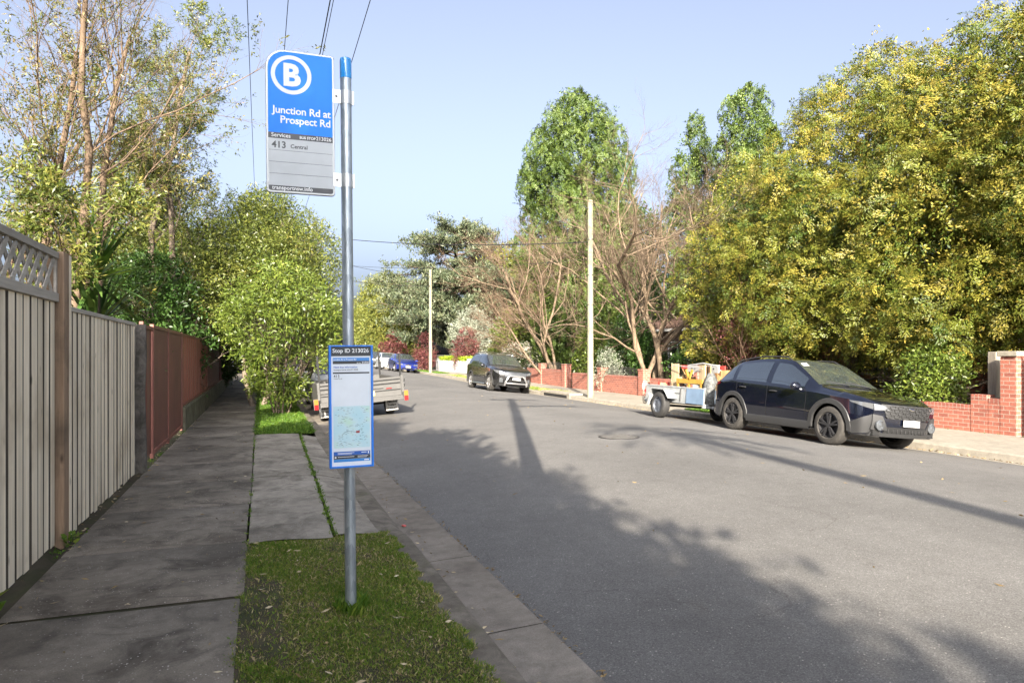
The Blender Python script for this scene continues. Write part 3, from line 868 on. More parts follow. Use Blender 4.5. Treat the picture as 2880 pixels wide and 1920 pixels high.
M['bark_tan'] = bark('tan_bark', (.070,.048,.031), (.165,.118,.079))
M['bark_bare'] = bark('bare_tree_bark', (.10,.073,.048), (.235,.175,.118))
M['bark_grey'] = bark('grey_bark', (.085,.066,.048), (.20,.16,.12))
M['bark_dark'] = bark('dark_bark', (.045,.035,.026), (.13,.10,.075))
M['twig_red'] = bark('red_brown_twig', (.085,.052,.034), (.17,.112,.075))
M['twig_grey'] = bark('grey_twig', (.075,.054,.036), (.15,.108,.074))
M['gold'] = leafmat('golden_cypress_leaf', [(0, (.022,.048,.006)), (.2, (.044,.075,.009)), (.52, (.125,.135,.017)), (.8, (.25,.20,.030)), (1, (.44,.335,.075))], .14)
M['cypress'] = leafmat('green_cypress_leaf', [(0, (.018,.040,.008)), (.5, (.058,.092,.016)), (1, (.14,.18,.034))], .1)
M['gum'] = leafmat('olive_leaf', [(0, (.028,.048,.010)), (.5, (.082,.105,.018)), (.8, (.15,.16,.032)), (1, (.22,.18,.042))], .2, .42)
M['gum_brown'] = leafmat('olive_brown_leaf', [(0, (.028,.042,.010)), (.45, (.075,.085,.018)), (.75, (.14,.125,.032)), (1, (.22,.15,.045))], .2, .42)
M['gum_dark'] = leafmat('dark_glossy_leaf', [(0, (.018,.045,.010)), (.6, (.045,.095,.018)), (1, (.10,.16,.035))], .22, .38)
M['laurel'] = leafmat('bright_laurel_leaf', [(0, (.026,.048,.009)), (.5, (.078,.112,.016)), (1, (.20,.225,.042))], .18, .38)
M['cedar'] = leafmat('blue_grey_cedar_needle', [(0, (.028,.044,.022)), (.5, (.068,.086,.044)), (1, (.15,.155,.085))], .15)
M['far'] = leafmat('far_leaf', [(0, (.05,.07,.016)), (.5, (.12,.135,.026)), (1, (.22,.20,.04))], .25)
M['plum'] = leafmat('purple_red_leaf', [(0, (.045,.014,.016)), (.5, (.13,.036,.038)), (1, (.28,.12,.10))], .3)
M['silver'] = leafmat('silver_leaf', [(0, (.13,.15,.11)), (.5, (.24,.26,.20)), (1, (.40,.41,.33))], .2)
M['hedge'] = leafmat('lime_hedge_leaf', [(0, (.10,.16,.012)), (.5, (.22,.29,.018)), (1, (.36,.40,.04))], .3)
M['flower'] = leafmat('white_pink_petal', [(0, (.50,.42,.38)), (.6, (.72,.64,.58)), (1, (.80,.78,.70))], .3)
M['strap'] = leafmat('yucca_leaf', [(0, (.03,.07,.015)), (.6, (.07,.14,.03)), (1, (.17,.25,.06))], .2, .35)

# --- golden conifers behind the right wall
def golden(x, y, prof, n, seed, label, lr=(.34, .68), trunks=2, dens=11.5, lean=(0, 0)):
    g = np.random.default_rng(seed)
    o, f = plant('golden_conifer', x, y, label, 'conifer', 'golden conifers behind the brick wall')
    C, r = lobes(g, prof, n, lr)
    C[:, :2] += np.outer(C[:, 2]/prof[-1][0], lean)
    P, N, I = on_lobes(g, C, r, dens, .9, .10, .85, f, .3)
    tone = np.clip(g.uniform(.05, .9, len(C))[I]*.45 + g.uniform(0, .56, len(P)), 0, 1)
    Q, rn = sprays(g, P, N, 56, .42, .32, .070, .024, .10, tone=tone, jit=.42, hang=.15)
    Ci, ri = lobes(g, [(h, q*.80) for h, q in prof], n, (lr[0]*1.2, lr[1]*1.3)); Ci[:, :2] += np.outer(Ci[:, 2]/prof[-1][0], lean)
    Pi, Ni, Ii = on_lobes(g, Ci, ri, 8.0, .8, .2, .9, f, .3)
    Qi, rni = leaves_at(g, Pi, Ni, 12, .10, .10, .045, .2)
    quad_mesh('crown', np.concatenate([Q, Qi]), np.concatenate([rn, rni]), M['gold'], o)
    H = prof[-1][0]; a = g.uniform(0, 6.28, trunks)
    P0 = np.stack([.25*np.cos(a)*(trunks > 1), .25*np.sin(a)*(trunks > 1), np.full(trunks, -.2)], 1)
    sk = skeleton(g, P0, np.tile([lean[0]/H, lean[1]/H, 1.0], (trunks, 1)) + g.normal(0, .06, (trunks, 3)), H*.82, .20, [
        dict(n=34, len=.30, ang=(1.1, 1.6), tmin=.08, rad=.30, wig=.12, up=.06), dict(n=7, len=.45, tmin=.25, rad=.55, k=4, ang=(.5, 1.1))], wig0=.05)
    tubes('trunk', sk, M['bark_dark'], o)
    return o
golden(16.7, 20.6, [(.9, 1.0), (2.0, 2.0), (4.0, 2.45), (5.8, 2.1), (7.4, 1.3), (8.6, .35)], 130, 11, 'lowest and leftmost golden conifer, rounded, behind the white trailer load', trunks=1)
golden(17.4, 16.6, [(1.7, 2.6), (3.2, 4.0), (5.5, 4.1), (7.8, 3.4), (9.2, 2.3), (10.2, 1.2), (10.7, .4)], 380, 12, 'broad golden conifer rising directly behind the roof of the black parked car', lean=(.6, -.9))
golden(16.6, 13.0, [(1.75, 2.0), (3.2, 3.0), (5.5, 3.4), (7.6, 2.9), (9.2, 1.9), (10.2, .5)], 270, 13, 'golden conifer with a thick leaning trunk above the bonnet of the black car', lean=(1.4, -.6), trunks=1)
golden(18.3, 9.3, [(1.9, 2.4), (3.5, 3.4), (6.0, 3.7), (8.4, 3.2), (9.4, 2.0), (10.2, .5)], 260, 14, 'tallest golden conifer at the right edge above the brick pillar')

# --- dark green cypresses
def cypress(x, y, prof, n, seed, label, lr, dens=7.0, leaf=.15):
    g = np.random.default_rng(seed)
    o, f = plant('cypress_tree', x, y, label, 'cypress', 'green cypresses above the street')
    C, r = lobes(g, prof, n, lr, fill=.75)
    C = np.concatenate([C, C + np.array([0, 0, .75])*r[:, None], C + np.array([0, 0, 1.45])*r[:, None]]); r = np.concatenate([r, r*.72, r*.38])
    P, N, I = on_lobes(g, C, r, dens*3.4, .88, .05, 1.5, f, .4)
    tone = np.clip(g.uniform(0, 1, len(C))[I]*.35 + g.uniform(0, .65, len(P)), 0, 1)
    Q, rn = sprays(g, P, N, 34, .30, .22, leaf*.52, .040, .95, tone=tone, jit=.28)
    Ci, ri = lobes(g, [(h, q*.78) for h, q in prof], n, (lr[0], lr[1]*1.2))
    Pi, Ni, Ii = on_lobes(g, Ci, ri, 8.0, .8, .2, 1.3, f, .5)
    Qi, rni = leaves_at(g, Pi, Ni, 14, .12, .15, .08, -.2)
    quad_mesh('crown', np.concatenate([Q, Qi]), np.concatenate([rn, rni]), M['cypress'], o)
    tubes('trunk', skeleton(g, [[0, 0, -.2]], [[0, 0, 1]], prof[-1][0]*.8, .33, [dict(n=26, len=.2, ang=(.5, .9), tmin=.1, rad=.3, up=.15)], wig0=.03), M['bark_dark'], o)
cypress(18.3, 38.4, [(1.2, 2.3), (4.0, 3.3), (8, 3.8), (11, 3.7), (12.5, 3.7), (14.4, 3.0), (15.8, 2.1), (16.7, 1.0)], 190, 21, 'huge broad dark green cypress in the middle of the row behind the bare trees', (.45, .85), 6.0)
cypress(24.3, 29.8, [(1, 1.5), (6, 1.9), (11, 1.95), (13.4, 1.7), (14.6, 1.2), (15.3, .5)], 120, 22, 'tall narrow cypress with a flat double top, left of the golden conifers', (.35, .6))
cypress(24.2, 34.4, [(1, 1.6), (8, 1.9), (12, 1.6), (14.0, 1.0), (15.4, .3)], 100, 23, 'slim pointed cypress between the huge one and the flat topped one', (.3, .5))

# --- generic leafy trees and bushes
def leafy(name, x, y, prof, n, lr, mat, label, cat, seed, dens=10, m_=7, leaf=.11, wid=.042, group=None, trunk=.12, bark_='bark_grey', spread=.09, inside=.7, stems=1, droop=.1, ell=1.0, back=.45, base=(0, 0)):
    g = np.random.default_rng(seed)
    o, f = plant(name, x, y, label, cat, group)
    C, r = lobes(g, prof, n, lr, base, .7, ell)
    P, N, I = on_lobes(g, C, r, dens, inside, .2, .85, f, back)
    tone = np.clip(g.uniform(0, 1, len(C))[I]*.5 + g.uniform(0, .5, len(P)), 0, 1)
    Q, rn = leaves_at(g, P, N, m_, spread, leaf, wid, droop, tone)
    quad_mesh('crown' if trunk > .07 else 'foliage', Q, rn, M[mat], o)
    H = prof[-1][0]; a = np.arange(stems)*2.4
    P0 = np.stack([.12*np.cos(a)*(stems > 1), .12*np.sin(a)*(stems > 1), np.full(stems, -.15)], 1)
    D0 = np.stack([.35*np.cos(a)*(stems > 1) + base[0]/H, .35*np.sin(a)*(stems > 1) + base[1]/H, np.ones(stems)], 1)
    tubes('trunk' if trunk > .07 else 'stem', skeleton(g, P0, D0, H*.75, trunk, [
        dict(n=9, len=.5, ang=(.4, .9), tmin=.25, rad=.5, wig=.14), dict(n=6, len=.5, tmin=.3, rad=.55, k=4), dict(n=4, len=.5, tmin=.3, rad=.55, k=3, sides=3)], wig0=.08), M[bark_], o)
    return o
# verge shrub with many stems in front of the trailers, and the tree behind it
leafy('verge_shrub', .52, 19.3, [(.55, .4), (1.0, .9), (1.7, 1.4), (2.5, 1.6), (3.2, 1.35), (3.9, .5)], 105, (.17, .38), 'laurel', 'bright green many stemmed shrub growing in the grass island by the kerb', 'shrub', 31, 40, 6, .12, .038, trunk=.026, stems=8, spread=.08, inside=.6, bark_='bark_dark')
leafy('verge_tree', .3, 27.5, [(1.6, 1.3), (2.6, 2.3), (4.2, 2.75), (5.6, 2.4), (6.6, 1.5), (7.4, .4)], 120, (.45, .85), 'gum', 'broad olive green tree over the footpath behind the many stemmed shrub', 'tree', 32, 22, 7, .13, .042, group='leafy trees along the left side', trunk=.13, stems=3, spread=.12, inside=.62)
leafy('verge_tree', -.1, 22.8, [(2.3, 1.2), (3.2, 2.0), (4.4, 2.1), (5.4, 1.5), (6.3, .4)], 80, (.35, .6), 'gum', 'olive tree arching over the many stemmed shrub from behind', 'tree', 39, 26, 7, .12, .04, group='leafy trees along the left side', trunk=.09, stems=2, spread=.11, inside=.62)
leafy('verge_tree', .2, 36, [(1.8, 1.5), (3.5, 2.6), (5.5, 2.8), (7, 2.0), (8.4, .5)], 90, (.5, .9), 'gum', 'olive tree farther along the left verge, hidden partly by the broad one', 'tree', 33, 12, 7, .16, .055, group='leafy trees along the left side', trunk=.13, stems=2, spread=.14)
leafy('garden_tree', -4.6, 29.5, [(1.5, 1.5), (3.5, 3.0), (5.5, 3.2), (7.2, 2.3), (8.6, .6)], 110, (.5, .95), 'gum', 'leafy green tree behind the far red metal fence', 'tree', 34, 16, 7, .14, .05, group='leafy trees along the left side', trunk=.15, spread=.13)
leafy('garden_shrub', -2.9, 21.5, [(.8, 1.0), (2.2, 1.35), (3.3, 1.2), (4.2, .5)], 50, (.35, .6), 'gum_dark', 'dark glossy shrub behind the faded red metal fence', 'shrub', 35, 26, 7, .13, .055, trunk=.05, stems=3)
leafy('garden_shrub', -3.6, 25.6, [(.8, 1.3), (2.2, 1.7), (3.6, 1.5), (5.0, .5)], 60, (.4, .7), 'gum_dark', 'taller dark shrub farther back behind the red fence', 'shrub', 36, 20, 7, .13, .055, trunk=.05, stems=3)
leafy('overhanging_hedge', -1.75, 33.5, [(.5, .5), (1.5, .85), (2.6, 1.25), (3.6, 1.2), (4.5, .6)], 60, (.35, .6), 'gum_dark', 'dark hedge hanging over the far end of the footpath', 'hedge', 37, 20, 7, .14, .06, trunk=.05, stems=4, ell=3.2)
leafy('overhanging_branch', -1.9, 25.8, [(2.35, .5), (2.9, .95), (3.6, 1.0), (4.4, .5)], 34, (.3, .5), 'laurel', 'bright leafy branch arching over the red fence towards the footpath', 'tree', 38, 30, 7, .13, .046, trunk=.06, ell=1.6, base=(.5, 0))

# --- open crowned trees on the left with visible limbs
def open_tree(x, y, trunks, H, seed, label, mat='gum', bark_='bark_tan', nl=9, leafL=.105, leafW=.026, spread0=.3, r0=.15, bare=.0, lens=(.46, .5, .5), ups=.06, n1=9, n2=6, n3=6, droop=.25, group='open crowned trees behind the left fences', lean=(0, 0)):
    g = np.random.default_rng(seed)
    o, f = plant('open_crowned_tree', x, y, label, 'tree', group)
    a = g.uniform(0, .5) + np.arange(trunks)*2*math.pi/trunks
    P0 = np.stack([.12*np.cos(a), .12*np.sin(a), np.full(trunks, -.2)], 1)*(1 if trunks > 1 else np.array([0, 0, 1]))
    D0 = np.stack([spread0*np.cos(a)*(trunks > 1) + lean[0], spread0*np.sin(a)*(trunks > 1) + lean[1], np.ones(trunks)], 1)
    sk = skeleton(g, P0, D0, H*.84*g.uniform(.85, 1.08, trunks), r0, [
        dict(n=n1, len=lens[0], ang=(.35, .9), tmin=.30, rad=.30, wig=.13, up=ups, k=7, sides=6),
        dict(n=n2, len=lens[1], ang=(.4, .9), tmin=.25, rad=.55, wig=.15, up=ups, k=5),
        dict(n=n3, len=lens[2], ang=(.4, 1.0), tmin=.2, rad=.6, wig=.18, up=.03, k=4, sides=3)], wig0=.12, up0=.09)
    tubes('trunk', sk, M[bark_], o)
    pts = sk[-1][0]; B, kk, _ = pts.shape
    keep = g.uniform(size=B) > bare*np.clip(1.6*pts[:, -1, 2]/H - .5, 0, 1.2); pts = pts[keep]; B = len(pts)
    t = g.integers(1, kk, (B, nl)); b = np.arange(B)[:, None]
    P = pts[b, t] + g.normal(0, .035, (B, nl, 3)); T = unit(pts[b, t] - pts[b, t-1])
    D = unit(T*.7 + rdir(g, B*nl).reshape(B, nl, 3)*.9 + np.array([0, 0, -droop]))
    tone = np.clip(g.uniform(0, .65, B)[:, None] + g.uniform(0, .4, (B, nl)), 0, 1).ravel()
    Q = leaf_quads(g, P.reshape(-1, 3), D.reshape(-1, 3), leafL*g.uniform(.65, 1.3, B*nl), leafW*g.uniform(.8, 1.2, B*nl))
    quad_mesh('crown', Q, tone, M[mat], o)
    return o
open_tree(-3.7, 18.0, 3, 11.6, 41, 'tall half bare tree with tan forked trunks behind the grey paling fence', nl=16, spread0=.24, bare=1.1, r0=.125, mat='gum_brown', n1=16, n2=9, n3=9, leafL=.09)
open_tree(-2.9, 23.2, 2, 12.6, 42, 'tall slim leafy tree with pale peeling trunk behind the red metal gate', nl=20, spread0=.10, r0=.13, n1=15, lens=(.26, .55, .55), n2=7, n3=7, bark_='bark_grey')
open_tree(-3.9, 12.2, 2, 5.6, 43, 'low yellowish green tree leaning in at the left edge over the lattice fence', nl=13, spread0=.45, r0=.09, n1=9, n2=7, n3=7)
open_tree(-6.5, 22, 3, 9.0, 44, 'leafy tree by the red roof behind the paling fence', nl=10, spread0=.35, r0=.15, leafL=.13, leafW=.036)
# stout pruned limbs reaching out over the fence
def limb(x, y, pts, r, label):
    o, f = plant('tree_limb', x, y, label, 'branch')
    MB().tube(pts, r, 10).build('limb', M['bark_grey'], o, True)

# --- bare deciduous trees on the right
def bare(x, y, trunks, H, seed, label, lean=(0, 0), spread0=.35, r0=.15, twig='twig_grey', n=(9, 7, 6, 5), lens=(.5, .5, .5, .5), ang0=(.35, .8), up=.05, pull=None, bark_='bark_bare', tmin=.3):
    g = np.random.default_rng(seed)
    o, f = plant('bare_tree', x, y, label, 'tree', 'bare winter trees by the brick wall')
    a = g.uniform(0, .8) + np.arange(trunks)*2*math.pi/trunks
    P0 = np.stack([.18*np.cos(a), .18*np.sin(a), np.full(trunks, -.2)], 1)
    D0 = np.stack([spread0*np.cos(a) + lean[0], spread0*np.sin(a) + lean[1], np.ones(trunks)], 1)
    sk = skeleton(g, P0, D0, H*.58*g.uniform(.8, 1.15, trunks), r0*g.uniform(.6, 1.1, trunks), [
        dict(n=n[0], len=lens[0], ang=ang0, tmin=tmin, rad=.58, wig=.2, up=up, k=7, sides=6, pull=pull),
        dict(n=n[1], len=lens[1], ang=(.4, .9), tmin=.2, rad=.55, wig=.18, up=up, k=6, pull=pull),
        dict(n=n[2], len=lens[2], ang=(.4, .9), tmin=.15, rad=.6, wig=.2, up=up, k=5, sides=3, pull=pull),
        dict(n=n[3], len=lens[3], ang=(.3, .8), tmin=.15, rad=.75, wig=.2, up=up, k=4, sides=3, taper=.5)], wig0=.2, up0=.06, taper0=.45)
    tubes('trunk', sk[:3], M[bark_], o); tubes('twigs', sk[3:], M[twig], o)
bare(15.7, 25.3, 5, 14.8, 51, 'large bare tree with several tan trunks and a fan of twigs behind the trailer', spread0=.27, r0=.12, n=(9, 8, 9, 7), lens=(.66, .55, .5, .5), up=.045, ang0=(.4, 1.0), tmin=.25)
bare(15.6, 34.8, 4, 12.6, 52, 'bare reddish tree leaning left over the footpath beside the dark SUV', lean=(-.95, .05), spread0=.24, r0=.115, twig='twig_red', n=(8, 8, 9, 7), lens=(.66, .55, .5, .5), up=.05, ang0=(.4, .95), tmin=.3, pull=np.array([-.09, 0, .02]))
bare(17.8, 29.5, 3, 7.6, 53, 'smaller grey bare tree just right of the many trunked one', spread0=.3, r0=.09, n=(9, 8, 7, 6), bark_='bark_grey')

# --- cedar and far trees
def cedar(x, y, H, seed, label):
    g = np.random.default_rng(seed)
    o, f = plant('cedar_tree', x, y, label, 'cedar')
    tr, rad = grow(g, [[0, 0, -.3]], [[-.05, 0, 1]], H*.9, .42, 10, .03, .05, .3)
    nb = 70; t = np.sort(g.uniform(.16, 1, nb)); i = np.minimum((t*9).astype(int), 8); w = (t*9-i)[:, None]
    p = tr[0, i]*(1-w) + tr[0, i+1]*w; a = g.uniform(0, 6.28, nb)
    L = (H*.50)*np.interp(t, [.15, .4, .75, 1], [.75, 1.0, .72, .42])*g.uniform(.7, 1.1, nb)
    D = np.stack([np.cos(a), np.sin(a), g.uniform(.05, .3, nb)], 1)
    b1 = grow(g, p, D, L, .12, 8, .07, -.01, .25)
    p2, d2, r2, t2 = sprout(g, b1[0], b1[1], 11, .2, (.5, 1.0)); d2[:, 2] *= .25
    b2 = grow(g, p2, d2, np.repeat(L, 11)*.32, r2*.5, 5, .12, .0, .3)
    tubes('trunk', [(tr, rad, 9), (b1[0], b1[1], 5), (b2[0], b2[1], 3)], M['bark_dark'], o)
    pts = b2[0][:, 1:].reshape(-1, 3); pts = np.concatenate([pts, b1[0][:, 3:].reshape(-1, 3)])
    pts = pts + g.normal(0, .16, pts.shape)*np.array([1, 1, .5])
    Q, rn = leaves_at(g, pts, np.tile([0, 0, 1.], (len(pts), 1)), 13, .16, .34, .11, 0, None, .9)
    quad_mesh('crown', Q, rn, M['cedar'], o)
cedar(18.9, 69, 16.2, 61, 'large layered blue grey cedar down the street behind the far pale pole')
cedar(17.5, 58, 10.5, 62, 'lower spreading cedar hanging over the parked blue sedan')
def far_tree(x, y, H, r, seed, mat, label, tb=1.2):
    leafy('street_tree', x, y, [(tb, r*.6), (H*.35, r), (H*.6, r*.95), (H*.85, r*.55), (H, r*.12)], 60, (r*.22, r*.40), mat, label, 'tree', seed, 2.6*9/r**.5/3, 8, .36, .16, group='leafy trees at the far end of the street', trunk=.2, spread=.3, inside=.65, back=.3)
far_tree(17.2, 98, 12.5, 4.6, 71, 'far', 'rounded olive tree at the end of the street nearest the sign pole')
far_tree(16.0, 84, 10.4, 3.6, 72, 'far', 'yellow green rounded tree left of the cedar, lower of the far group')
far_tree(20, 120, 14, 5.5, 73, 'far', 'farthest olive crown showing just right of the sign pole')
far_tree(9, 150, 12, 6, 74, 'far', 'broad crown closing the far end of the street')
far_tree(-4, 120, 12, 6, 75, 'far', 'distant tree on the left past the end of the footpath')
far_tree(0, 70, 9, 3.6, 76, 'gum', 'tree on the left verge far behind the parked white car')
far_tree(-6, 48, 10, 4, 77, 'gum', 'garden tree far along the left fences')
far_tree(22, 60, 11, 4.2, 78, 'far', 'green tree between the cedar and the huge cypress')
far_tree(26, 46, 12, 4.6, 79, 'gum_dark', 'dark tree filling the gap behind the bare trees')
far_tree(23, 24.6, 9.5, 3.2, 80, 'gum_dark', 'dark evergreen between the bare tree and the golden conifers')
far_tree(26, 14, 9, 4.2, 84, 'gum_dark', 'dark evergreen seen through the gaps of the golden conifers')
far_tree(33, 60, 12, 5.5, 85, 'far', 'green tree far behind the huge cypress')

# --- bushes on the right
leafy('garden_bush', 16.6, 28.4, [(.2, 1.2), (1.2, 1.5), (2.2, 1.2), (3.0, .4)], 50, (.35, .6), 'gum_dark', 'dark green bush behind the brick wall and nearer pale pole', 'bush', 91, 22, 7, .14, .06, trunk=.05, stems=3)
leafy('garden_bush', 16.2, 31.4, [(.2, .9), (1.2, 1.2), (2.2, 1.0), (2.8, .3)], 40, (.3, .5), 'laurel', 'lighter green bush left of the nearer pale pole', 'bush', 92, 20, 7, .14, .06, trunk=.05, stems=3)
leafy('garden_bush', 16.8, 22.6, [(.2, 1.3), (1.2, 1.6), (2.0, 1.2), (2.7, .4)], 44, (.35, .6), 'gum_dark', 'dark bush below the many trunked bare tree', 'bush', 93, 18, 7, .14, .06, trunk=.05, stems=3)
leafy('garden_bush', 14.9, 27.6, [(.1, .5), (.7, .65), (1.3, .5), (1.7, .2)], 30, (.2, .32), 'silver', 'small grey leafed bush spilling over the wall beside the pale pole', 'bush', 94, 40, 7, .09, .035, trunk=.03, stems=3)
leafy('garden_bush', 17.2, 44.5, [(.2, 1.6), (1.8, 2.1), (3.2, 1.9), (4.6, .7)], 60, (.45, .8), 'laurel', 'large rounded green bush behind the roof of the dark SUV', 'bush', 95, 14, 7, .19, .085, trunk=.06, stems=3)
leafy('garden_bush', 16.0, 52.5, [(1.0, 1.2), (2.2, 1.9), (3.4, 1.9), (4.6, .8)], 50, (.4, .7), 'silver', 'silver grey feathery bush right of the far pale pole', 'bush', 96, 14, 8, .20, .05, trunk=.06, stems=3)
leafy('plum_bush', 14.6, 50.0, [(.3, .5), (1.2, .9), (2.2, .9), (3.2, .35)], 34, (.28, .45), 'plum', 'dark red leafed shrub left of the far SUV roof, beside the white wall', 'bush', 97, 20, 7, .13, .06, trunk=.04, stems=4, bark_='twig_red', group='red leafed shrubs')
leafy('plum_bush', 13.0, 56.5, [(.2, .5), (1.0, .8), (2.0, .85), (3.0, .35)], 30, (.25, .42), 'plum', 'red shrub just left of the far pale pole behind the blue sedan', 'bush', 98, 20, 7, .14, .065, trunk=.04, stems=4, bark_='twig_red', group='red leafed shrubs')
leafy('plum_bush', 13.2, 73, [(.3, .8), (1.4, 1.4), (2.6, 1.3), (3.6, .5)], 36, (.35, .6), 'plum', 'pinkish shrub far off behind the grey parked car', 'bush', 99, 9, 7, .2, .09, trunk=.05, stems=4, bark_='twig_red', group='red leafed shrubs')
leafy('plum_bush', 15.6, 18.9, [(.6, .5), (1.5, 1.0), (2.4, 1.05), (3.3, .75), (4.0, .3)], 44, (.25, .45), 'plum', 'reddish pink twiggy shrub between the trailer load and the golden conifers', 'bush', 100, 17, 6, .075, .035, trunk=.035, stems=9, bark_='twig_red', group='red leafed shrubs', spread=.12)
leafy('rounded_bush', 15.15, 11.9, [(.25, .5), (.8, .75), (1.35, .65), (1.75, .25)], 34, (.2, .34), 'laurel', 'bright glossy rounded bush behind the low brick wall', 'bush', 101, 55, 7, .11, .042, trunk=.03, stems=3)
leafy('flowering_bush', 15.5, 40.5, [(.3, 1.0), (.9, 1.5), (1.5, 1.3), (1.95, .5)], 50, (.25, .42), 'gum_dark', 'low bush covered with white and pink flowers over the timber fence', 'bush', 102, 22, 5, .10, .05, trunk=.03, stems=3)
fb = bpy.data.objects['flowering_bush']; g_ = np.random.default_rng(5)
C_, r_2 = lobes(g_, [(.5, 1.2), (.9, 1.65), (1.5, 1.45), (2.05, .6)], 60, (.2, .35)); P_, N_, I_ = on_lobes(g_, C_, r_2, 10, .8)
Q_, rn_ = leaves_at(g_, P_, N_, 9, .05, .09, .075, 0, None, 1.2); quad_mesh('blossoms', Q_, rn_, M['flower'], fb)

# --- yucca behind the low paling fence
def yucca(x, y, z0, label, seed):
    g = np.random.default_rng(seed); o = empty('yucca', (x, y, 0), 0, label, 'yucca')
    Q, rn = [], []
    for hz, n in ((z0, 75), (z0-.75, 45)):
        a = g.uniform(0, 6.28, n); el = g.uniform(-.5, 1.35, n); L = g.uniform(.9, 1.3, n)
        D = np.stack([np.cos(a)*np.cos(el), np.sin(a)*np.cos(el), np.sin(el)], 1); S = unit(np.cross(D, [0, 0, 1.]))
        p = np.tile([0, 0, hz], (n, 1)) + D*.08; w0 = .035
        for s in range(4):
            d2 = unit(D + np.array([0, 0, -.10*s])); q = p + d2*(L/4)[:, None]; w1 = (.075, .07, .05, .004)[s]/1.0
            Q.append(np.stack([p - S*w0/2, p + S*w0/2, q + S*w1/2, q - S*w1/2], 1)); rn.append(g.uniform(0, 1, n)); p, w0 = q, w1
    quad_mesh('strap_leaves', np.concatenate(Q), np.concatenate(rn), M['strap'], o)
    MB().tube([(0, 0, -.1), (.05, 0, 1), (0, 0, z0)], [.09, .08, .07], 9).build('trunk', M['bark_grey'], o, True)
yucca(-2.45, 12.3, 2.75, 'spiky yucca with long strap leaves behind the lower paling fence', 7)

# --- trees of the row behind the camera that shade the footpath and half the road
sh = leafy('shade_tree', -4.0, -3.4, [(1.6, 1.0), (3.0, 1.9), (5.0, 2.3), (6.8, 1.9), (8.0, 1.1), (8.7, .5)], 95, (.26, .75), 'gum', 'tree of the leafy row behind the camera whose shade falls across the path', 'tree', 45, 15, 7, .24, .11, group='shade trees in the row left of the bus stop', trunk=.13, spread=.14, back=1.0)
for x, y, s, a in ((-3.9, -6.4, 1.0, 2.1), (-4.2, -9.2, .96, 4.0), (-4.0, -12.2, 1.04, 1.0), (-4.3, -15.4, .97, 5.2), (-4.0, -18.6, 1.02, 3.1), (-4.4, -22, 1.0, .4), (-4.3, -.4, .86, 3.4), (-4.1, 2.3, .70, 2.9), (-6.4, -5, .9, 1.4), (-6.6, -11, .95, 4.4), (-6.0, .8, .7, 5.7)):
    c = copy_tree(sh); c.location = (x, y, 0); c.scale = (s, s, s); c.rotation_euler = (0, 0, a)
pt = empty('leaning_palm', (-.5, -27, 0), 0, 'leaning slender palm behind the camera throwing a thin shadow across the road', 'palm')
tp_ = [(0, 0, -.2), (-.2, 2.2, 2.8), (-.40, 4.6, 5.8), (-.57, 7.5, 9.0), (-.8, 9.8, 10.7), (-1.1, 11.8, 12.0)]
MB().tube(tp_, [.26, .23, .20, .18, .17, .16], 10).build('trunk', M['bark_grey'], pt, True)
g_ = np.random.default_rng(3); Q = []; rn = []
for k_ in range(16):
    a = k_*2.4; e = g_.uniform(-.1, .9); d0 = np.array([math.cos(a)*math.cos(e), math.sin(a)*math.cos(e), math.sin(e)])
    fr, _ = grow(g_, [tp_[-1]], [d0], 1.7, .03, 9, .03, -.16, .3); n = 46
    t = g_.uniform(.1, 1, n)*8; i_ = np.minimum(t.astype(int), 7); w = (t - i_)[:, None]; P = fr[0, i_]*(1-w) + fr[0, i_+1]*w; T = unit(fr[0, i_+1] - fr[0, i_])
    S = unit(np.cross(T, [0, 0, 1.]))*np.where(g_.uniform(size=n) < .5, 1, -1)[:, None]
    Q.append(leaf_quads(g_, P, unit(S + T*.6 + np.array([0, 0, -.2])), .45, .045)); rn.append(g_.uniform(0, 1, n))
quad_mesh('fronds', np.concatenate(Q), np.concatenate(rn), M['strap'], pt)

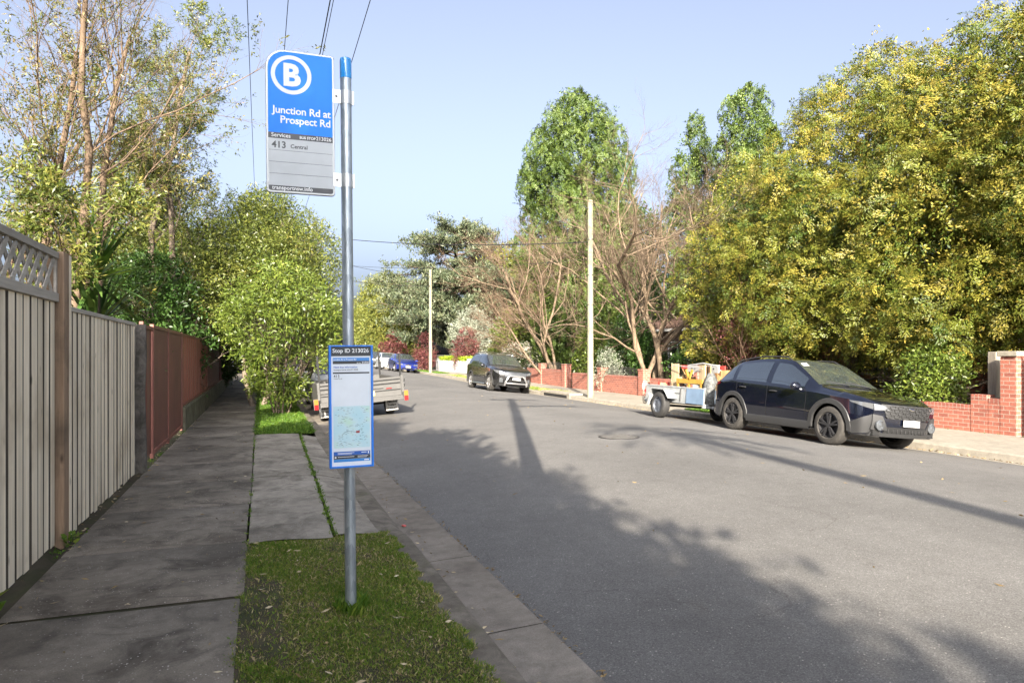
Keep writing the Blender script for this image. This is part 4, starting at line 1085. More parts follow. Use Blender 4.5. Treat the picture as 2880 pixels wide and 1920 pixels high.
# --- grass
M['grass'] = leafmat('lawn_blade', [(0, (.055,.12,.014)), (.42, (.12,.195,.024)), (.66, (.19,.22,.045)), (.82, (.28,.235,.10)), (1, (.44,.37,.22))], .25, .6, .2)
M['grass_lush'] = leafmat('lush_grass_blade', [(0, (.04,.095,.010)), (.6, (.09,.17,.018)), (1, (.20,.25,.04))], .3, .5, .3)
def lawn(label, x0, x1, y0, y1, n, hgt, wid, mat, seed, dry=.0, zf=None, hole=None, lean=.7):
    g = np.random.default_rng(seed)
    P = np.stack([g.uniform(x0, x1, n), g.uniform(y0, y1, n), np.zeros(n)], 1)
    pat = (np.sin(P[:, 0]*5.1 + 1.3)*np.sin(P[:, 1]*2.3 + .7) + np.sin(P[:, 0]*11.3 + P[:, 1]*7.1)*.5 + .45*np.sin(P[:, 0]*23 + 2)*np.sin(P[:, 1]*19))
    rag = np.minimum(P[:, 0]-x0, x1-P[:, 0]) > .035 + .03*np.sin(P[:, 1]*9.1 + P[:, 0]) + .03*np.sin(P[:, 1]*23.7) - .03*g.uniform(size=n)
    P, pat = P[rag], pat[rag]; n = len(P)
    if dry:
        keep = g.uniform(size=n) < np.clip(.75 + .35*pat - .5*(P[:, 0] < x0+.3)*(pat < .3), .12, 1); P, pat = P[keep], pat[keep]; n = len(P)
    zz = zf or (lambda x, y: rise(y) - .012 + .012*math.sin(2.2*x+.4)*math.sin(1.7*y))
    P[:, 2] = [zz(x, y) for x, y in P[:, :2]]
    D = unit(np.stack([g.normal(0, lean, n), g.normal(0, lean, n), np.ones(n)], 1))
    h = hgt*g.uniform(.5, 1.4, n)
    S = unit(np.cross(D, rdir(g, n))); w = wid*g.uniform(.7, 1.3, n)[:, None]
    bend = g.normal(0, .35, (n, 3)); bend[:, 2] = -abs(bend[:, 2])*.6
    mid = P + D*h[:, None]*.55; tip = P + D*h[:, None] + bend*h[:, None]*.5
    Q = np.stack([P - S*w*.5, P + S*w*.5, mid + S*w*.4, tip], 1)
    tone = np.clip(g.beta(1.6, 2.2, n) + dry*(.32 - .30*pat), 0, 1)
    o = quad_mesh('grass', Q, tone, M[mat]); tag(o, label, 'grass', kind='stuff'); return o
lawn('patchy short grass of the verge round the bus stop pole', -.17, 1.13, 1.2, 6.29, 210000, .028, .0036, 'grass', 1, .42)
lawn('tuft of longer grass round the foot of the bus stop pole', .44, .64, 4.26, 4.48, 500, .085, .005, 'grass_lush', 11, lean=.35)
lawn('lush grass of the island beyond the driveway', -.12, 1.05, 14.66, 24, 34000, .085, .012, 'grass_lush', 2)
lawn('grass of the far left verge', -.12, 1.05, 24, 46, 12000, .12, .03, 'grass_lush', 3)
zr = lambda x, y: zright(y) - .01
lawn('thin dry grass strip by the right kerb', 11.95, 13.0, 27.6, 46, 16000, .06, .025, 'grass', 4, .7, zr)
lawn('narrow grass strip by the right kerb farther on', 11.95, 12.9, 48, 62, 5000, .08, .04, 'grass_lush', 5, 0, zr)
lawn('grass tufts by the kerb behind the trailer', 11.95, 12.9, 12.6, 17.6, 9000, .07, .018, 'grass_lush', 6, 0, zr)
# weeds along joints and fence feet
g_ = np.random.default_rng(12); Pw = []
for i in range(230):
    t = g_.uniform(6.3, 14.4); Pw.append((.62 + (t-6.3)*.0153 + g_.normal(0, .012), t, .0))
for i in range(60):
    t = g_.uniform(6.2, 14.7); Pw.append((-.108 + g_.normal(0, .008), t, .0))
for i in range(60): Pw.append((-1.53 + g_.normal(0, .03), g_.choice([6.6, 6.9, 7.1, 10.9, 11.6, 12.3, 15.6]) + g_.normal(0, .12), .0))
for i in range(90):
    t = g_.uniform(9, 40); Pw.append((14.36 + g_.normal(0, .02), t, -.05))
Pw = np.array(Pw)
Q_, rn_ = leaves_at(g_, Pw, np.tile([0, 0, 1.], (len(Pw), 1)), 5, .012, .032, .011, 0, None, .9)
tag(quad_mesh('weeds', Q_, rn_, M['grass_lush']), 'small weeds in the driveway joints and along the fence feet', 'weeds', kind='stuff')
def broad_weed(x, y, h, seed, label):
    g = np.random.default_rng(seed); o = empty('weed', (x, y, rise(y) - .01), 0, label, 'weed', 'weeds at the foot of the paling fence')
    n = 16; a = g.uniform(0, 6.28, n); P = np.stack([.02*np.cos(a), .02*np.sin(a), g.uniform(.02, h, n)], 1)
    D = unit(np.stack([np.cos(a), np.sin(a), g.uniform(-.1, .9, n)], 1))
    quad_mesh('leaves', leaf_quads(g, P, D, h*g.uniform(.5, .9, n), h*.35), g.uniform(.3, 1, n), M['grass_lush'], o)
    MB().tube([(0, 0, 0), (.01, .01, h)], .004, 5).build('stem', M['strap'], o)
broad_weed(-1.56, 4.95, .16, 1, 'small leafy weed at the left edge of the footpath, nearest the camera')
broad_weed(-1.52, 6.72, .10, 2, 'small bright weed at the foot of the brown fence post')
# fallen leaves and twigs
M['litter'] = leafmat('dry_leaf', [(0, (.10,.065,.03)), (.5, (.28,.21,.11)), (1, (.50,.44,.32))], .1, .7, .2)
g_ = np.random.default_rng(77); n = 150
P = np.concatenate([np.stack([g_.uniform(-.1, 1.05, n), 1.4 + 4.8*g_.uniform(0, 1, n), np.full(n, .018)], 1),
                    np.stack([g_.uniform(-1.5, -.1, 90), 1.6 + 16*g_.uniform(0, 1, 90)**1.3, np.full(90, .009)], 1),
                    np.stack([g_.uniform(-1.6, -1.42, 160), g_.uniform(2, 22, 160), np.full(160, .012)], 1),
                    np.stack([g_.uniform(1.28, 1.45, 90), g_.uniform(2, 16, 90), np.full(90, -.105)], 1)])
D = unit(np.stack([g_.normal(size=len(P)), g_.normal(size=len(P)), np.full(len(P), .12)], 1))
tag(quad_mesh('fallen_leaves', leaf_quads(g_, P, D, g_.uniform(.025, .07, len(P)), g_.uniform(.007, .018, len(P)), .6), g_.uniform(0, 1, len(P)), M['litter']), 'dry leaves scattered over the verge grass and footpath', 'fallen leaves', kind='stuff')
n = 420
ly = g_.uniform(3, 24, n); lx = KR - .06 - np.abs(g_.normal(0, .05, n))
P = np.stack([lx, ly, np.array([zroad(a, b) + .012 for a, b in zip(lx, ly)])], 1); D = unit(np.stack([g_.normal(size=n), g_.normal(size=n), np.full(n, .2)], 1))
tag(quad_mesh('fallen_leaves', leaf_quads(g_, P, D, g_.uniform(.04, .1, n), g_.uniform(.015, .03, n), .6), g_.uniform(0, .7, n), M['litter']), 'brown leaf litter lying along the right kerb', 'fallen leaves', kind='stuff')
n = 130
lx = g_.uniform(2.2, 10.8, n); ly = g_.uniform(3, 24, n)
P = np.stack([lx, ly, np.array([zroad(a, b) + .006 for a, b in zip(lx, ly)])], 1); D = unit(np.stack([g_.normal(size=n), g_.normal(size=n), np.full(n, .06)], 1))
tag(quad_mesh('road_debris', leaf_quads(g_, P, D, g_.uniform(.03, .09, n), g_.uniform(.008, .022, n), .5), g_.uniform(0, .45, n), M['litter']), 'scattered dead leaves and bark bits lying on the asphalt', 'fallen leaves', kind='stuff')
n = 500
ly = g_.uniform(1.5, 22, n); lx = GL + .02 + np.abs(g_.normal(0, .018, n))
P = np.stack([lx, ly, np.array([zroad(a, b) + .004 for a, b in zip(lx, ly)])], 1); D = unit(np.stack([g_.normal(size=n), g_.normal(size=n), np.full(n, .25)], 1))
tag(quad_mesh('gutter_grit', leaf_quads(g_, P, D, g_.uniform(.015, .05, n), g_.uniform(.006, .014, n), .6), g_.uniform(0, .5, n), M['litter']), 'dark grit and leaf crumbs along the edge of the left gutter', 'grit', kind='stuff')
# ---------------------------------------------------------------- vehicles
M['rubber'] = simple('tyre_rubber', (.022,.021,.020), .75, var=.25, vscale=14)
M['rubber_dusty'] = simple('dusty_tyre_rubber', (.032,.029,.025), .85, var=.3, vscale=10)
M['black_trim'] = simple('black_plastic_trim', (.018,.018,.018), .55)
M['grey_trim'] = simple('grey_plastic_cladding', (.024,.024,.024), .55)
M['well'] = simple('dark_underbody', (.006,.006,.006), .9)
M['glass'] = simple('tinted_window_glass', (.010,.014,.017), .03, coat=0, spec=.8)
M['glass_clear'] = simple('windscreen_glass', (.030,.036,.034), .03, spec=.9)
M['lens'] = simple('headlight_lens', (.13,.135,.14), .06, coat=.8, metal=.4)
M['lens_dark'] = simple('headlight_bezel', (.06,.065,.07), .15, coat=.8)
M['tail_red'] = simple('tail_light_red', (.17,.010,.011), .12, coat=.8)
M['amber'] = simple('amber_lens', (.32,.11,.02), .2, coat=.6)
M['chrome'] = simple('chrome', (.72,.72,.70), .15, metal=1.0)
M['alloy'] = simple('alloy_rim', (.45,.45,.45), .3, metal=.8)
M['rim_black'] = simple('black_alloy_rim', (.030,.030,.032), .35, metal=.3)
M['rim_grey'] = simple('painted_steel_rim', (.10,.11,.13), .45, metal=.4)
M['plate'] = simple('white_number_plate', (.42,.42,.41), .45)
M['plate_smudge'] = simple('worn_plate_characters', (.22,.22,.23), .5)
M['sheet'] = simple('windscreen_paper', (.36,.36,.33), .6)
for m_ in (M['glass'], M['glass_clear']): m_.node_tree.nodes['Principled BSDF'].inputs['IOR'].default_value = 2.3
def paint(name, c, metal=.35, rough=.28): return simple(name, c, rough, metal=metal, coat=1.0)
M['paint_black'] = paint('blue_black_car_paint', (.003,.004,.009), .0, .12)
M['paint_grey'] = paint('charcoal_car_paint', (.010,.010,.010), .1, .15)
M['paint_blue'] = paint('deep_blue_car_paint', (.008,.022,.22), .5)
M['paint_white'] = paint('white_car_paint', (.42,.43,.44), .0, .35)
M['paint_dark'] = paint('dark_grey_car_paint', (.045,.047,.05), .5)

class Car:
    """a closed body described by lateral and vertical profiles; x forward, z up, origin on the ground at mid wheelbase"""
    def __init__(s, **k):
        s.__dict__.update(k)
        s.top = sorted(s.top); s.plan = sorted(s.plan); s.belt = sorted(s.belt)
    def I(s, tab, x): return float(np.interp(x, [t[0] for t in tab], [t[1] for t in tab]))
    def smooth(s, tab, x, h=.05): return (s.I(tab, x-h) + 2*s.I(tab, x) + s.I(tab, x+h))/4
    def ztop(s, x): return s.smooth(s.top, x, .06)
    def half(s, x): return s.smooth(s.plan, x, .05)
    def zbelt(s, x): return min(s.smooth(s.belt, x, .08), s.ztop(x) - .055)
    def zb(s, x):
        z = s.sill
        if x > s.xf - .55: z += s.chin*((x - s.xf + .55)/.55)
        if x < s.xr + .5: z += s.rchin*((s.xr + .5 - x)/.5)
        for wx in (s.wb/2, -s.wb/2):
            d = abs(x - wx)
            if d < s.arch: z = max(z, s.wr + math.sqrt(s.arch**2 - d*d))
        return min(z, s.zbelt(x) - .06)
    def warp(s, p):
        x, y, z = p
        if x > s.xf - .5:
            t = (x - (s.xf - .5))/.5
            x -= s.bow*(y/s.w)**2*t*t + s.nose*max(0, (z - s.nz)/.35)**2*t*t + .06*max(0, (s.nz - .12 - z)/.25)**2*t*t
        if x < s.xr + .5:
            t = ((s.xr + .5) - x)/.5
            x += s.rbow*(y/s.w)**2*t*t + s.rnose*max(0, (z - s.rz)/.4)**1.5*t*t
        return (x, y, z)
    def sidey(s, x, z):
        """half width of the lower body at height z"""
        zb = s.sill; zs = s.zbelt(x); u = (z - zb)/max(.05, zs - zb)
        b = s.half(x)
        return b*(1 - .045*max(0, .35-u)/.35 - .035*max(0, u-.45)**1.4) - .012*math.exp(-((u-.30)/.09)**2)
    def roofy(s, x):
        zt = s.ztop(x); zs = s.zbelt(x); hgt = max(0, zt - zs - .055)
        return s.sidey(x, zs) - .10 - s.tumble*hgt
    def gh(s, x, f):
        """point on the glasshouse side, f = 0 belt .. 1 roof edge"""
        zs = s.zbelt(x); zt = s.ztop(x); ze = zt - .05 if zt - zs > .12 else zt - .02
        y0 = s.sidey(x, zs) - .012; y1 = s.roofy(x)
        return (x, y0 + (y1-y0)*f + .03*math.sin(math.pi*f)*min(1, (ze-zs)/.3), zs + (ze-zs)*f)
    def roofp(s, x, f):
        """point across the top, f = 0 edge .. 1 centre"""
        e = s.gh(x, 1); zt = s.ztop(x); a = f*math.pi/2
        return (x, e[1]*math.cos(a)**1.0 if f < 1 else 0.0, e[2] + (zt - e[2])*math.sin(a)**.8 if f > 0 else e[2])
    def section(s, x):
        P = []; zb = s.zb(x); zs = s.zbelt(x)
        for i in range(11):
            z = zb + (zs-zb)*i/10; P.append((x, s.sidey(x, z), z))
        for i in range(1, 6): P.append(s.gh(x, i/5))
        for i in range(1, 8): P.append(s.roofp(x, i/7))
        return [s.warp(p) for p in P]

def build_car(c, paintm, name, label, cat, loc, rz, group, tilt=(0, 0), cladding=True, rim='alloy', wheel='rubber', spokes=5):
    root = empty(name, loc, 0, label, cat, group)
    root.rotation_euler = (tilt[0], tilt[1], rz)
    W2 = c.w
    xs = set(np.linspace(c.xr, c.xf, 46))
    for wx in (c.wb/2, -c.wb/2):
        for k_ in range(-10, 11): xs.add(wx + c.arch*math.sin(k_/10*math.pi/2)*.9995)
    for k_ in range(7): xs.add(c.xf - .02*k_**1.6/2); xs.add(c.xr + .02*k_**1.6/2)
    for a in c.pillars: xs.add(a)
    for a in (c.cowl, c.roof0, c.roof1, c.tail): xs.add(a)
    xs = sorted(xs)
    rows = [c.section(x) for x in xs]
    full = [[(p[0], -p[1], p[2]) for p in r[:-1]][::1] + [r[-1]] + [p for p in r[:-1]][::-1] for r in rows]
    mb = MB(); mb.grid(full, 0)
    # closed nose and tail
    for r, x, flip in ((rows[-1], xs[-1], False), (rows[0], xs[0], True)):
        n = len(r); G = []
        src = [c.section(x)][0]
        base = []
        zb = c.zb(x); zs = c.zbelt(x)
        pts = []
        for i in range(11): pts.append((c.sidey(x, zb + (zs-zb)*i/10), zb + (zs-zb)*i/10))
        for i in range(1, 6): q = c.gh(x, i/5); pts.append((q[1], q[2]))
        for i in range(1, 8): q = c.roofp(x, i/7); pts.append((q[1], q[2]))
        for y, z in pts: G.append([c.warp((x, y*t, z)) for t in np.linspace(-1, 1, 15)])
        mb.grid(G, 0, flip=flip)
    body = mb.build('body', paintm, root, True, 28)
    u = MB()
    yb = c.w - .20
    u.box((c.xr + .10, -yb, c.sill + .03), (c.xf - .12, yb, c.wr*1.05))
    u.box((-c.wb/2 + c.arch + .02, -c.w + .06, c.sill + .02), (c.wb/2 - c.arch - .02, c.w - .06, c.sill + .1))
    for wx in (c.wb/2, -c.wb/2): u.box((wx - c.arch - .02, -c.w + .30, c.sill + .02), (wx + c.arch + .02, c.w - .30, c.wr + c.arch + .02))
    u.build('underbody', M['well'], root)
    # windows lie 3 mm proud of the glasshouse
    def gpatch(xa, xb, fa, fb, sgn, off=.004, nx=8, nf=5, tri=None):
        G = []
        for i in range(nx+1):
            x = xa + (xb-xa)*i/nx; row = []
            for j in range(nf+1):
                f0 = fa if tri is None else tri(x)[0]; f1 = fb if tri is None else tri(x)[1]
                p = c.warp(c.gh(x, f0 + (f1-f0)*j/nf)); row.append((p[0], (p[1]+off)*sgn, p[2]+off*.3))
            G.append(row)
        m_ = MB(); m_.grid(G, 0, flip=(sgn > 0)); return m_
    for sgn in (1, -1):
        for xa, xb in zip(c.pillars[:-1], c.pillars[1:]):
            if xb - xa < .15: continue
            fade = (lambda x: (.10, .90)) if xb < c.roof0 + .1 and xa > c.roof1 - .1 else (lambda x: (.10, .88))
            m_ = gpatch(xa + .015, xb - .015, .1, .9, sgn, tri=fade)
            m_.build('side_window', M['glass'], root, True, 60)
        # dark surround between panes
    def across(xa, xb, off, name, mat, fa=.14, nx=10, ny=14):
        G = []
        for i in range(nx+1):
            x = xa + (xb-xa)*i/nx; row = []
            for j in range(ny+1):
                t = -1 + 2*j/ny; f = 1 - abs(t)*(1-fa); p = c.warp(c.roofp(x, f)); row.append((p[0], math.copysign(p[1], t), p[2]))
            G.append(row)
        V = [Vector(p) for r in G for p in r]; m_ = MB(); m_.grid(G, 0)
        o = m_.build(name, mat, root, True, 60)
        me = o.data
        nn = Vector((0, 0, 0))
        for p in me.polygons: nn += p.normal
        s_ = 1 if nn.z > 0 else -1
        if s_ < 0: me.flip_normals()
        nrm = [v.normal.copy() for v in me.vertices]
        for v, q in zip(me.vertices, nrm): v.co += q*off
        return o
    across(c.roof0 - .01, c.cowl - .05, .004, 'windscreen', M['glass_clear'])
    across(c.tail + .05, c.roof1 - .02, .004, 'rear_window', M['glass'], .2)
    # wheels
    for sx in (1, -1):
        for sy in (1, -1):
            we = empty('wheel', (sx*c.wb/2, sy*(c.w - .015 - c.tw/2), c.wr)); we.parent = root
            Mx = Matrix.Rotation(R(90), 4, 'X'); t = c.tw/2; r0 = c.wr; ri = c.wr*.66
            MB().lathe([(ri, -t*.80), (ri*1.06, -t), (r0*.90, -t), (r0*.975, -t*.84), (r0, -t*.6), (r0, 0), (r0, t*.6), (r0*.975, t*.84), (r0*.90, t), (ri*1.06, t), (ri, t*.80)], 36, Mx).build('tyre', M[wheel], we, True, 50)
            m_ = MB(); o_ = -sy     # lathe axis runs along -Y after rotation
            m_.lathe([(ri*1.0, o_*t*.80), (ri*.93, o_*t*.86), (ri*.90, o_*t*.55), (ri*.5, o_*t*.35), (0, o_*t*.35)], 30, Mx)
            for k_ in range(spokes):
                a0 = 2*math.pi*k_/spokes + .3
                for da in ((-.16, .16) if spokes <= 6 else (0,)):
                    p = Vector((math.cos(a0+da*.4)*ri*.16, sy*t*.80, math.sin(a0+da*.4)*ri*.16)); q = Vector((math.cos(a0+da)*ri*.95, sy*t*.86, math.sin(a0+da)*ri*.95))
                    m_.bar(p, q, ri*.14, .03, up=(0, 1, 0))
            m_.lathe([(0, o_*t*.95), (ri*.17, o_*t*.92), (ri*.2, o_*t*.7)], 14, Mx)
            m_.build('rim', M[rim], we, True, 30)
    if cladding:
        for sgn in (1, -1):
            m_ = MB()
            for wx in (c.wb/2, -c.wb/2):
                G = []
                for i in range(21):
                    a = R(-8 + 196*i/20); row = []
                    for rr, o2 in ((c.arch - .012, -.03), (c.arch - .008, .012), (c.arch + .075, .014), (c.arch + .085, .001)):
                        x = wx + rr*math.cos(a); z = max(c.sill + .01, c.wr + rr*math.sin(a)); y = c.sidey(x, z) + o2
                        p = c.warp((x, y, z)); row.append((p[0], p[1]*sgn, p[2]))
                    G.append(row)
                m_.grid(G, 0, flip=(sgn < 0))
            G = []
            x0, x1 = -c.wb/2 + c.arch + .05, c.wb/2 - c.arch - .05
            for i in range(13):
                x = x0 + (x1-x0)*i/12; G.append([(x, sgn*(c.sidey(x, c.sill + dz_) + o2), c.sill + dz_) for dz_, o2 in ((-.02, -.05), (.0, .012), (.12, .016), (.15, .001))])
            m_.grid(G, 0, flip=(sgn > 0))
            m_.build('cladding', M['grey_trim'], root, True, 40)
    for sgn in (1, -1):
        P = [c.warp(c.roofp(x, .14)) for x in np.linspace(c.cowl + .04, c.xf - .16, 10)]
        MB().tube([(p[0], p[1]*sgn, p[2] + .001) for p in P], .0045, 5).build('bonnet_gap', M['well'], root)
    for y0, y1 in ((.52, -.02), (-.02, -.50)):
        q = []
        for t in np.linspace(0, 1, 6):
            x = c.cowl - .03 - .10*t; e = c.gh(x, 1)[1]; y = y0 + (y1-y0)*t; f = 1 - 2/math.pi*math.acos(0) + 0
            f = 2/math.pi*math.acos(min(1, abs(y)/max(e, .1))); p = c.warp(c.roofp(x, f)); q.append((p[0], y, p[2] + .014))
        MB().tube(q, .008, 5).build('wiper', M['black_trim'], root)
    # door gaps, handles, mirrors
    m_ = MB()
    for sgn in (1, -1):
        for xd in c.doors:
            G = [[(xd + d_, sgn*(c.sidey(xd, z) + .0022), z) for z in np.linspace(c.sill + .16, c.zbelt(xd), 9)] for d_ in (-.005, .005)]
            m_.grid(G, 0, flip=(sgn < 0))
    m_.build('door_gap', M['well'], root)
    for sgn in (1, -1):
        for xd in c.handles:
            z = c.zbelt(xd) - .085; y = c.sidey(xd, z)
            h = MB(); h.tube([(xd - .10, sgn*(y + .004), z), (xd - .07, sgn*(y + .03), z + .005), (xd + .06, sgn*(y + .03), z + .003), (xd + .10, sgn*(y + .004), z)], .014, 8)
            h.build('door_handle', M['black_trim'] if cladding else paintm, root, True)
        xm = c.mirror; zm = c.zbelt(xm) + .075; ym = c.sidey(xm, c.zbelt(xm))
        h = MB()
        h.lathe([(0, -.10), (.05, -.095), (.075, -.05), (.08, .02), (.07, .08), (.03, .11), (0, .115)], 14, Matrix.Translation((xm - .02, sgn*(ym + .10), zm)) @ Matrix.Rotation(R(90), 4, 'X') @ Matrix.Diagonal((.85, .95, 1, 1)))
        h.bar((xm, sgn*(ym - .03), zm - .07), (xm - .01, sgn*(ym + .06), zm - .03), .07, .03)
        h.build('mirror', paintm, root, True, 50)
    return root

def face(c, root, pts, off, name, mat, front=True, nu=8, nv=4, thick=True, kind=None, parent=None):
    """a quad patch wrapped on the nose or tail: pts = corners (y, z) in order"""
    x = c.xf if front else c.xr; s_ = 1 if front else -1
    a, b, d, e = [np.array(p, float) for p in pts]
    G0, G1 = [], []
    for i in range(nv+1):
        v = i/nv; r0, r1 = [], []
        for j in range(nu+1):
            u = j/nu; q = a*(1-u)*(1-v) + b*u*(1-v) + d*u*v + e*(1-u)*v
            p = c.warp((x, q[0], q[1])); r0.append((p[0] + s_*off, p[1], p[2])); r1.append((p[0] - s_*.03, p[1], p[2]))
        G0.append(r0); G1.append(r1)
    m_ = MB(); m_.grid(G0, 0, flip=not front)
    ring0 = G0[0] + [r[-1] for r in G0[1:]] + G0[-1][::-1][1:] + [r[0] for r in G0[::-1][1:-1]]
    ring1 = G1[0] + [r[-1] for r in G1[1:]] + G1[-1][::-1][1:] + [r[0] for r in G1[::-1][1:-1]]
    n = len(ring0); m_.add(ring0 + ring1, [(i, n+i, n+(i+1) % n, (i+1) % n) for i in range(n)])
    return m_.build(name, mat, parent or root, True, 40) if kind is None else m_
def side(c, root, pts, off, name, mat, sgn, nu=8, nv=3, parent=None):
    """a quad patch wrapped on the flank: pts = corners (x, z)"""
    a, b, d, e = [np.array(p, float) for p in pts]; G = []
    for i in range(nv+1):
        v = i/nv; row = []
        for j in range(nu+1):
            u = j/nu; q = a*(1-u)*(1-v) + b*u*(1-v) + d*u*v + e*(1-u)*v
            p = c.warp((q[0], c.sidey(q[0], q[1]) + off, q[1])); row.append((p[0], p[1]*sgn, p[2]))
        G.append(row)
    m_ = MB(); m_.grid(G, 0, flip=(sgn > 0)); return m_.build(name, mat, parent or root, True, 50)
def plate(c, root, z, front=True, w=.37, h=.11, off=.02, smudge=True, y=0):
    p = c.warp((c.xf if front else c.xr, y, z)); s_ = 1 if front else -1
    m_ = MB(); m_.box((p[0] + s_*off - .006, y - w/2, z - h/2), (p[0] + s_*off + .006, y + w/2, z + h/2)); o = m_.build('number_plate', M['plate'], root)
    if smudge:
        m_ = MB()
        for k_ in range(6): m_.box((p[0] + s_*(off + .007) - .001, y - w*.38 + k_*w*.13, z - h*.26), (p[0] + s_*(off + .007) + .001, y - w*.38 + k_*w*.13 + w*.085, z + h*.24))
        m_.build('plate_characters', M['plate_smudge'], o)
    return o
def rails(c, root, xa, xb, mat, z0=.045, r=.016):
    for sgn in (1, -1):
        P = [(x, sgn*(c.roofy(x) - .035), c.ztop(x) - .03 + z0*(1 if .06 < t < .94 else .1)) for t, x in [(t, xa + (xb-xa)*t) for t in (0, .08, .3, .5, .7, .92, 1)]]
        MB().tube(P, r, 8).build('roof_rail', mat, root, True)

# --- black crossover with hexagon mesh grille, nearest on the right
cc = Car(xf=2.26, xr=-2.20, w=.905, wb=2.67, wr=.345, tw=.225, arch=.405, sill=.235, chin=.05, rchin=.10, bow=.22, nose=.10, nz=.66, rbow=.16, rnose=.26, rz=.86, tumble=.28,
         cowl=.98, roof0=.16, roof1=-1.40, tail=-1.98, mirror=.62,
         top=[(-2.3, .98), (-2.20, 1.02), (-2.02, 1.10), (-1.98, 1.14), (-1.55, 1.45), (-1.3, 1.53), (-.7, 1.585), (-.2, 1.59), (.16, 1.55), (.55, 1.33), (.98, 1.07), (1.5, .99), (1.95, .90), (2.15, .84), (2.26, .78), (2.4, .7)],
         belt=[(-2.3, 1.0), (-1.9, 1.02), (-1.3, 1.03), (0, .97), (1.0, .92), (1.8, .84), (2.26, .74)],
         plan=[(-2.2, .80), (-2.0, .86), (-1.5, .90), (1.3, .905), (1.75, .88), (2.05, .82), (2.26, .70)],
         pillars=[-1.78, -1.38, -1.30, -.34, -.22, .70], doors=[-1.22, -.28, .78], handles=[-1.02, -.10])
def on_road(x, y, side_x=.75, wb=1.3):
    zl, zr_ = zroad(x - side_x, y), zroad(x + side_x, y)
    zf, zb_ = zroad(x, y - wb), zroad(x, y + wb)
    return (zl + zr_)/2, math.atan2(zr_ - zl, 2*side_x), math.atan2(zf - zb_, 2*wb)
def park(c, x, y, facing, *a, **k):
    z, roll, pitch = on_road(x, y)
    # facing -Y: local +y is +X; facing +Y: local +y is -X
    if facing < 0: return build_car(c, *a, loc=(x, y, z), rz=R(-90), tilt=(roll, 0), **k)
    return build_car(c, *a, loc=(x, y, z), rz=R(90), tilt=(-roll, 0), **k)
G_ = 'cars parked along the street'
hero = park(cc, 10.42, 10.90, -1, M['paint_black'], 'parked_car', 'glossy black crossover with roof rails and dark honeycomb grille, nearest car on the right kerb', 'car', group=G_, rim='rim_black', wheel='rubber_dusty')
face(cc, hero, ((-.47, .56), (.47, .56), (.58, .80), (-.58, .80)), .012, 'grille', M['black_trim'])
gr = MB()
for iz in range(4):
    for iy in range(7):
        y = -.45 + iy*.15 + (.075 if iz % 2 else 0); z = .60 + iz*.052
        if abs(y) > .50 + (z-.6)*.3: continue
        P = []
        for k_ in range(7):
            a = R(60*k_); p = cc.warp((cc.xf, y + .062*math.cos(a), z + .028*math.sin(a))); P.append((p[0] + .022, p[1], p[2]))
        gr.tube(P, .007, 5)
gr.build('grille_mesh', M['grey_trim'], hero)
p = cc.warp((cc.xf, 0, .745)); em = MB()
em.lathe([(0, .006), (.055, .004), (.06, -.004)], 20, Matrix.Translation((p[0] + .030, 0, .745)) @ Matrix.Rotation(R(90), 4, 'Y') @ Matrix.Diagonal((.55, 1.15, 1, 1)))
em.build('grille_emblem', M['chrome'], hero, True)
st_ = MB()
for y, z, s_ in ((-.032, .757, .010), (.0, .753, .008), (.022, .757, .007), (.012, .737, .008), (-.012, .737, .007), (.036, .740, .007)): st_.box((p[0] + .035, y-s_/2, z-s_/2), (p[0] + .038, y+s_/2, z+s_/2))
st_.build('emblem_stars', M['paint_blue'], bpy.data.objects['grille_emblem'])
for sgn in (1, -1):
    face(cc, hero, ((.44*sgn, .70), (.70*sgn, .69), (.70*sgn, .80), (.52*sgn, .775))[::sgn], .014, 'headlight', M['lens'])
    hl = side(cc, hero, ((cc.xf, .70), (cc.xf-.46, .80), (cc.xf-.50, .83), (cc.xf, .80)), .010, 'headlight_side', M['lens'], sgn)
    face(cc, hero, ((.44*sgn, .36), (.72*sgn, .36), (.72*sgn, .62), (.56*sgn, .60))[::sgn], .016, 'bumper_corner', M['grey_trim'])
    side(cc, hero, ((cc.xf, .30), (cc.xf-.44, .26), (cc.xf-.46, .46), (cc.xf, .62)), .012, 'bumper_side', M['grey_trim'], sgn)
    q = cc.warp((cc.xf, .60*sgn, .44)); f_ = MB()
    f_.lathe([(.088, -.01), (.088, .02), (.072, .026), (.07, .012), (.04, .014), (0, .03)], 20, Matrix.Translation((q[0] + .018, .60*sgn, .44)) @ Matrix.Rotation(R(90), 4, 'Y'))
    f_.build('fog_light', M['lens_dark'], hero, True)
    side(cc, hero, ((cc.xr, .90), (cc.xr+.34, .97), (cc.xr+.40, 1.01), (cc.xr, 1.0)), .012, 'tail_light', M['tail_red'], sgn)
face(cc, hero, ((-.50, .31), (.50, .31), (.46, .42), (-.46, .42)), .012, 'lower_intake', M['well'])
lo = MB()
for k_ in range(11):
    y = -.42 + k_*.084; q = cc.warp((cc.xf, y, .36)); lo.box((q[0] + .008, y-.006, .325), (q[0] + .020, y+.006, .41))
lo.build('intake_bars', M['grey_trim'], hero)
face(cc, hero, ((-.74, .245), (.74, .245), (.72, .31), (-.72, .31)), .03, 'skid_strip', M['grey_trim'])
plate(cc, hero, .50, off=.028)
rails(cc, hero, -1.55, .05, M['black_trim'])
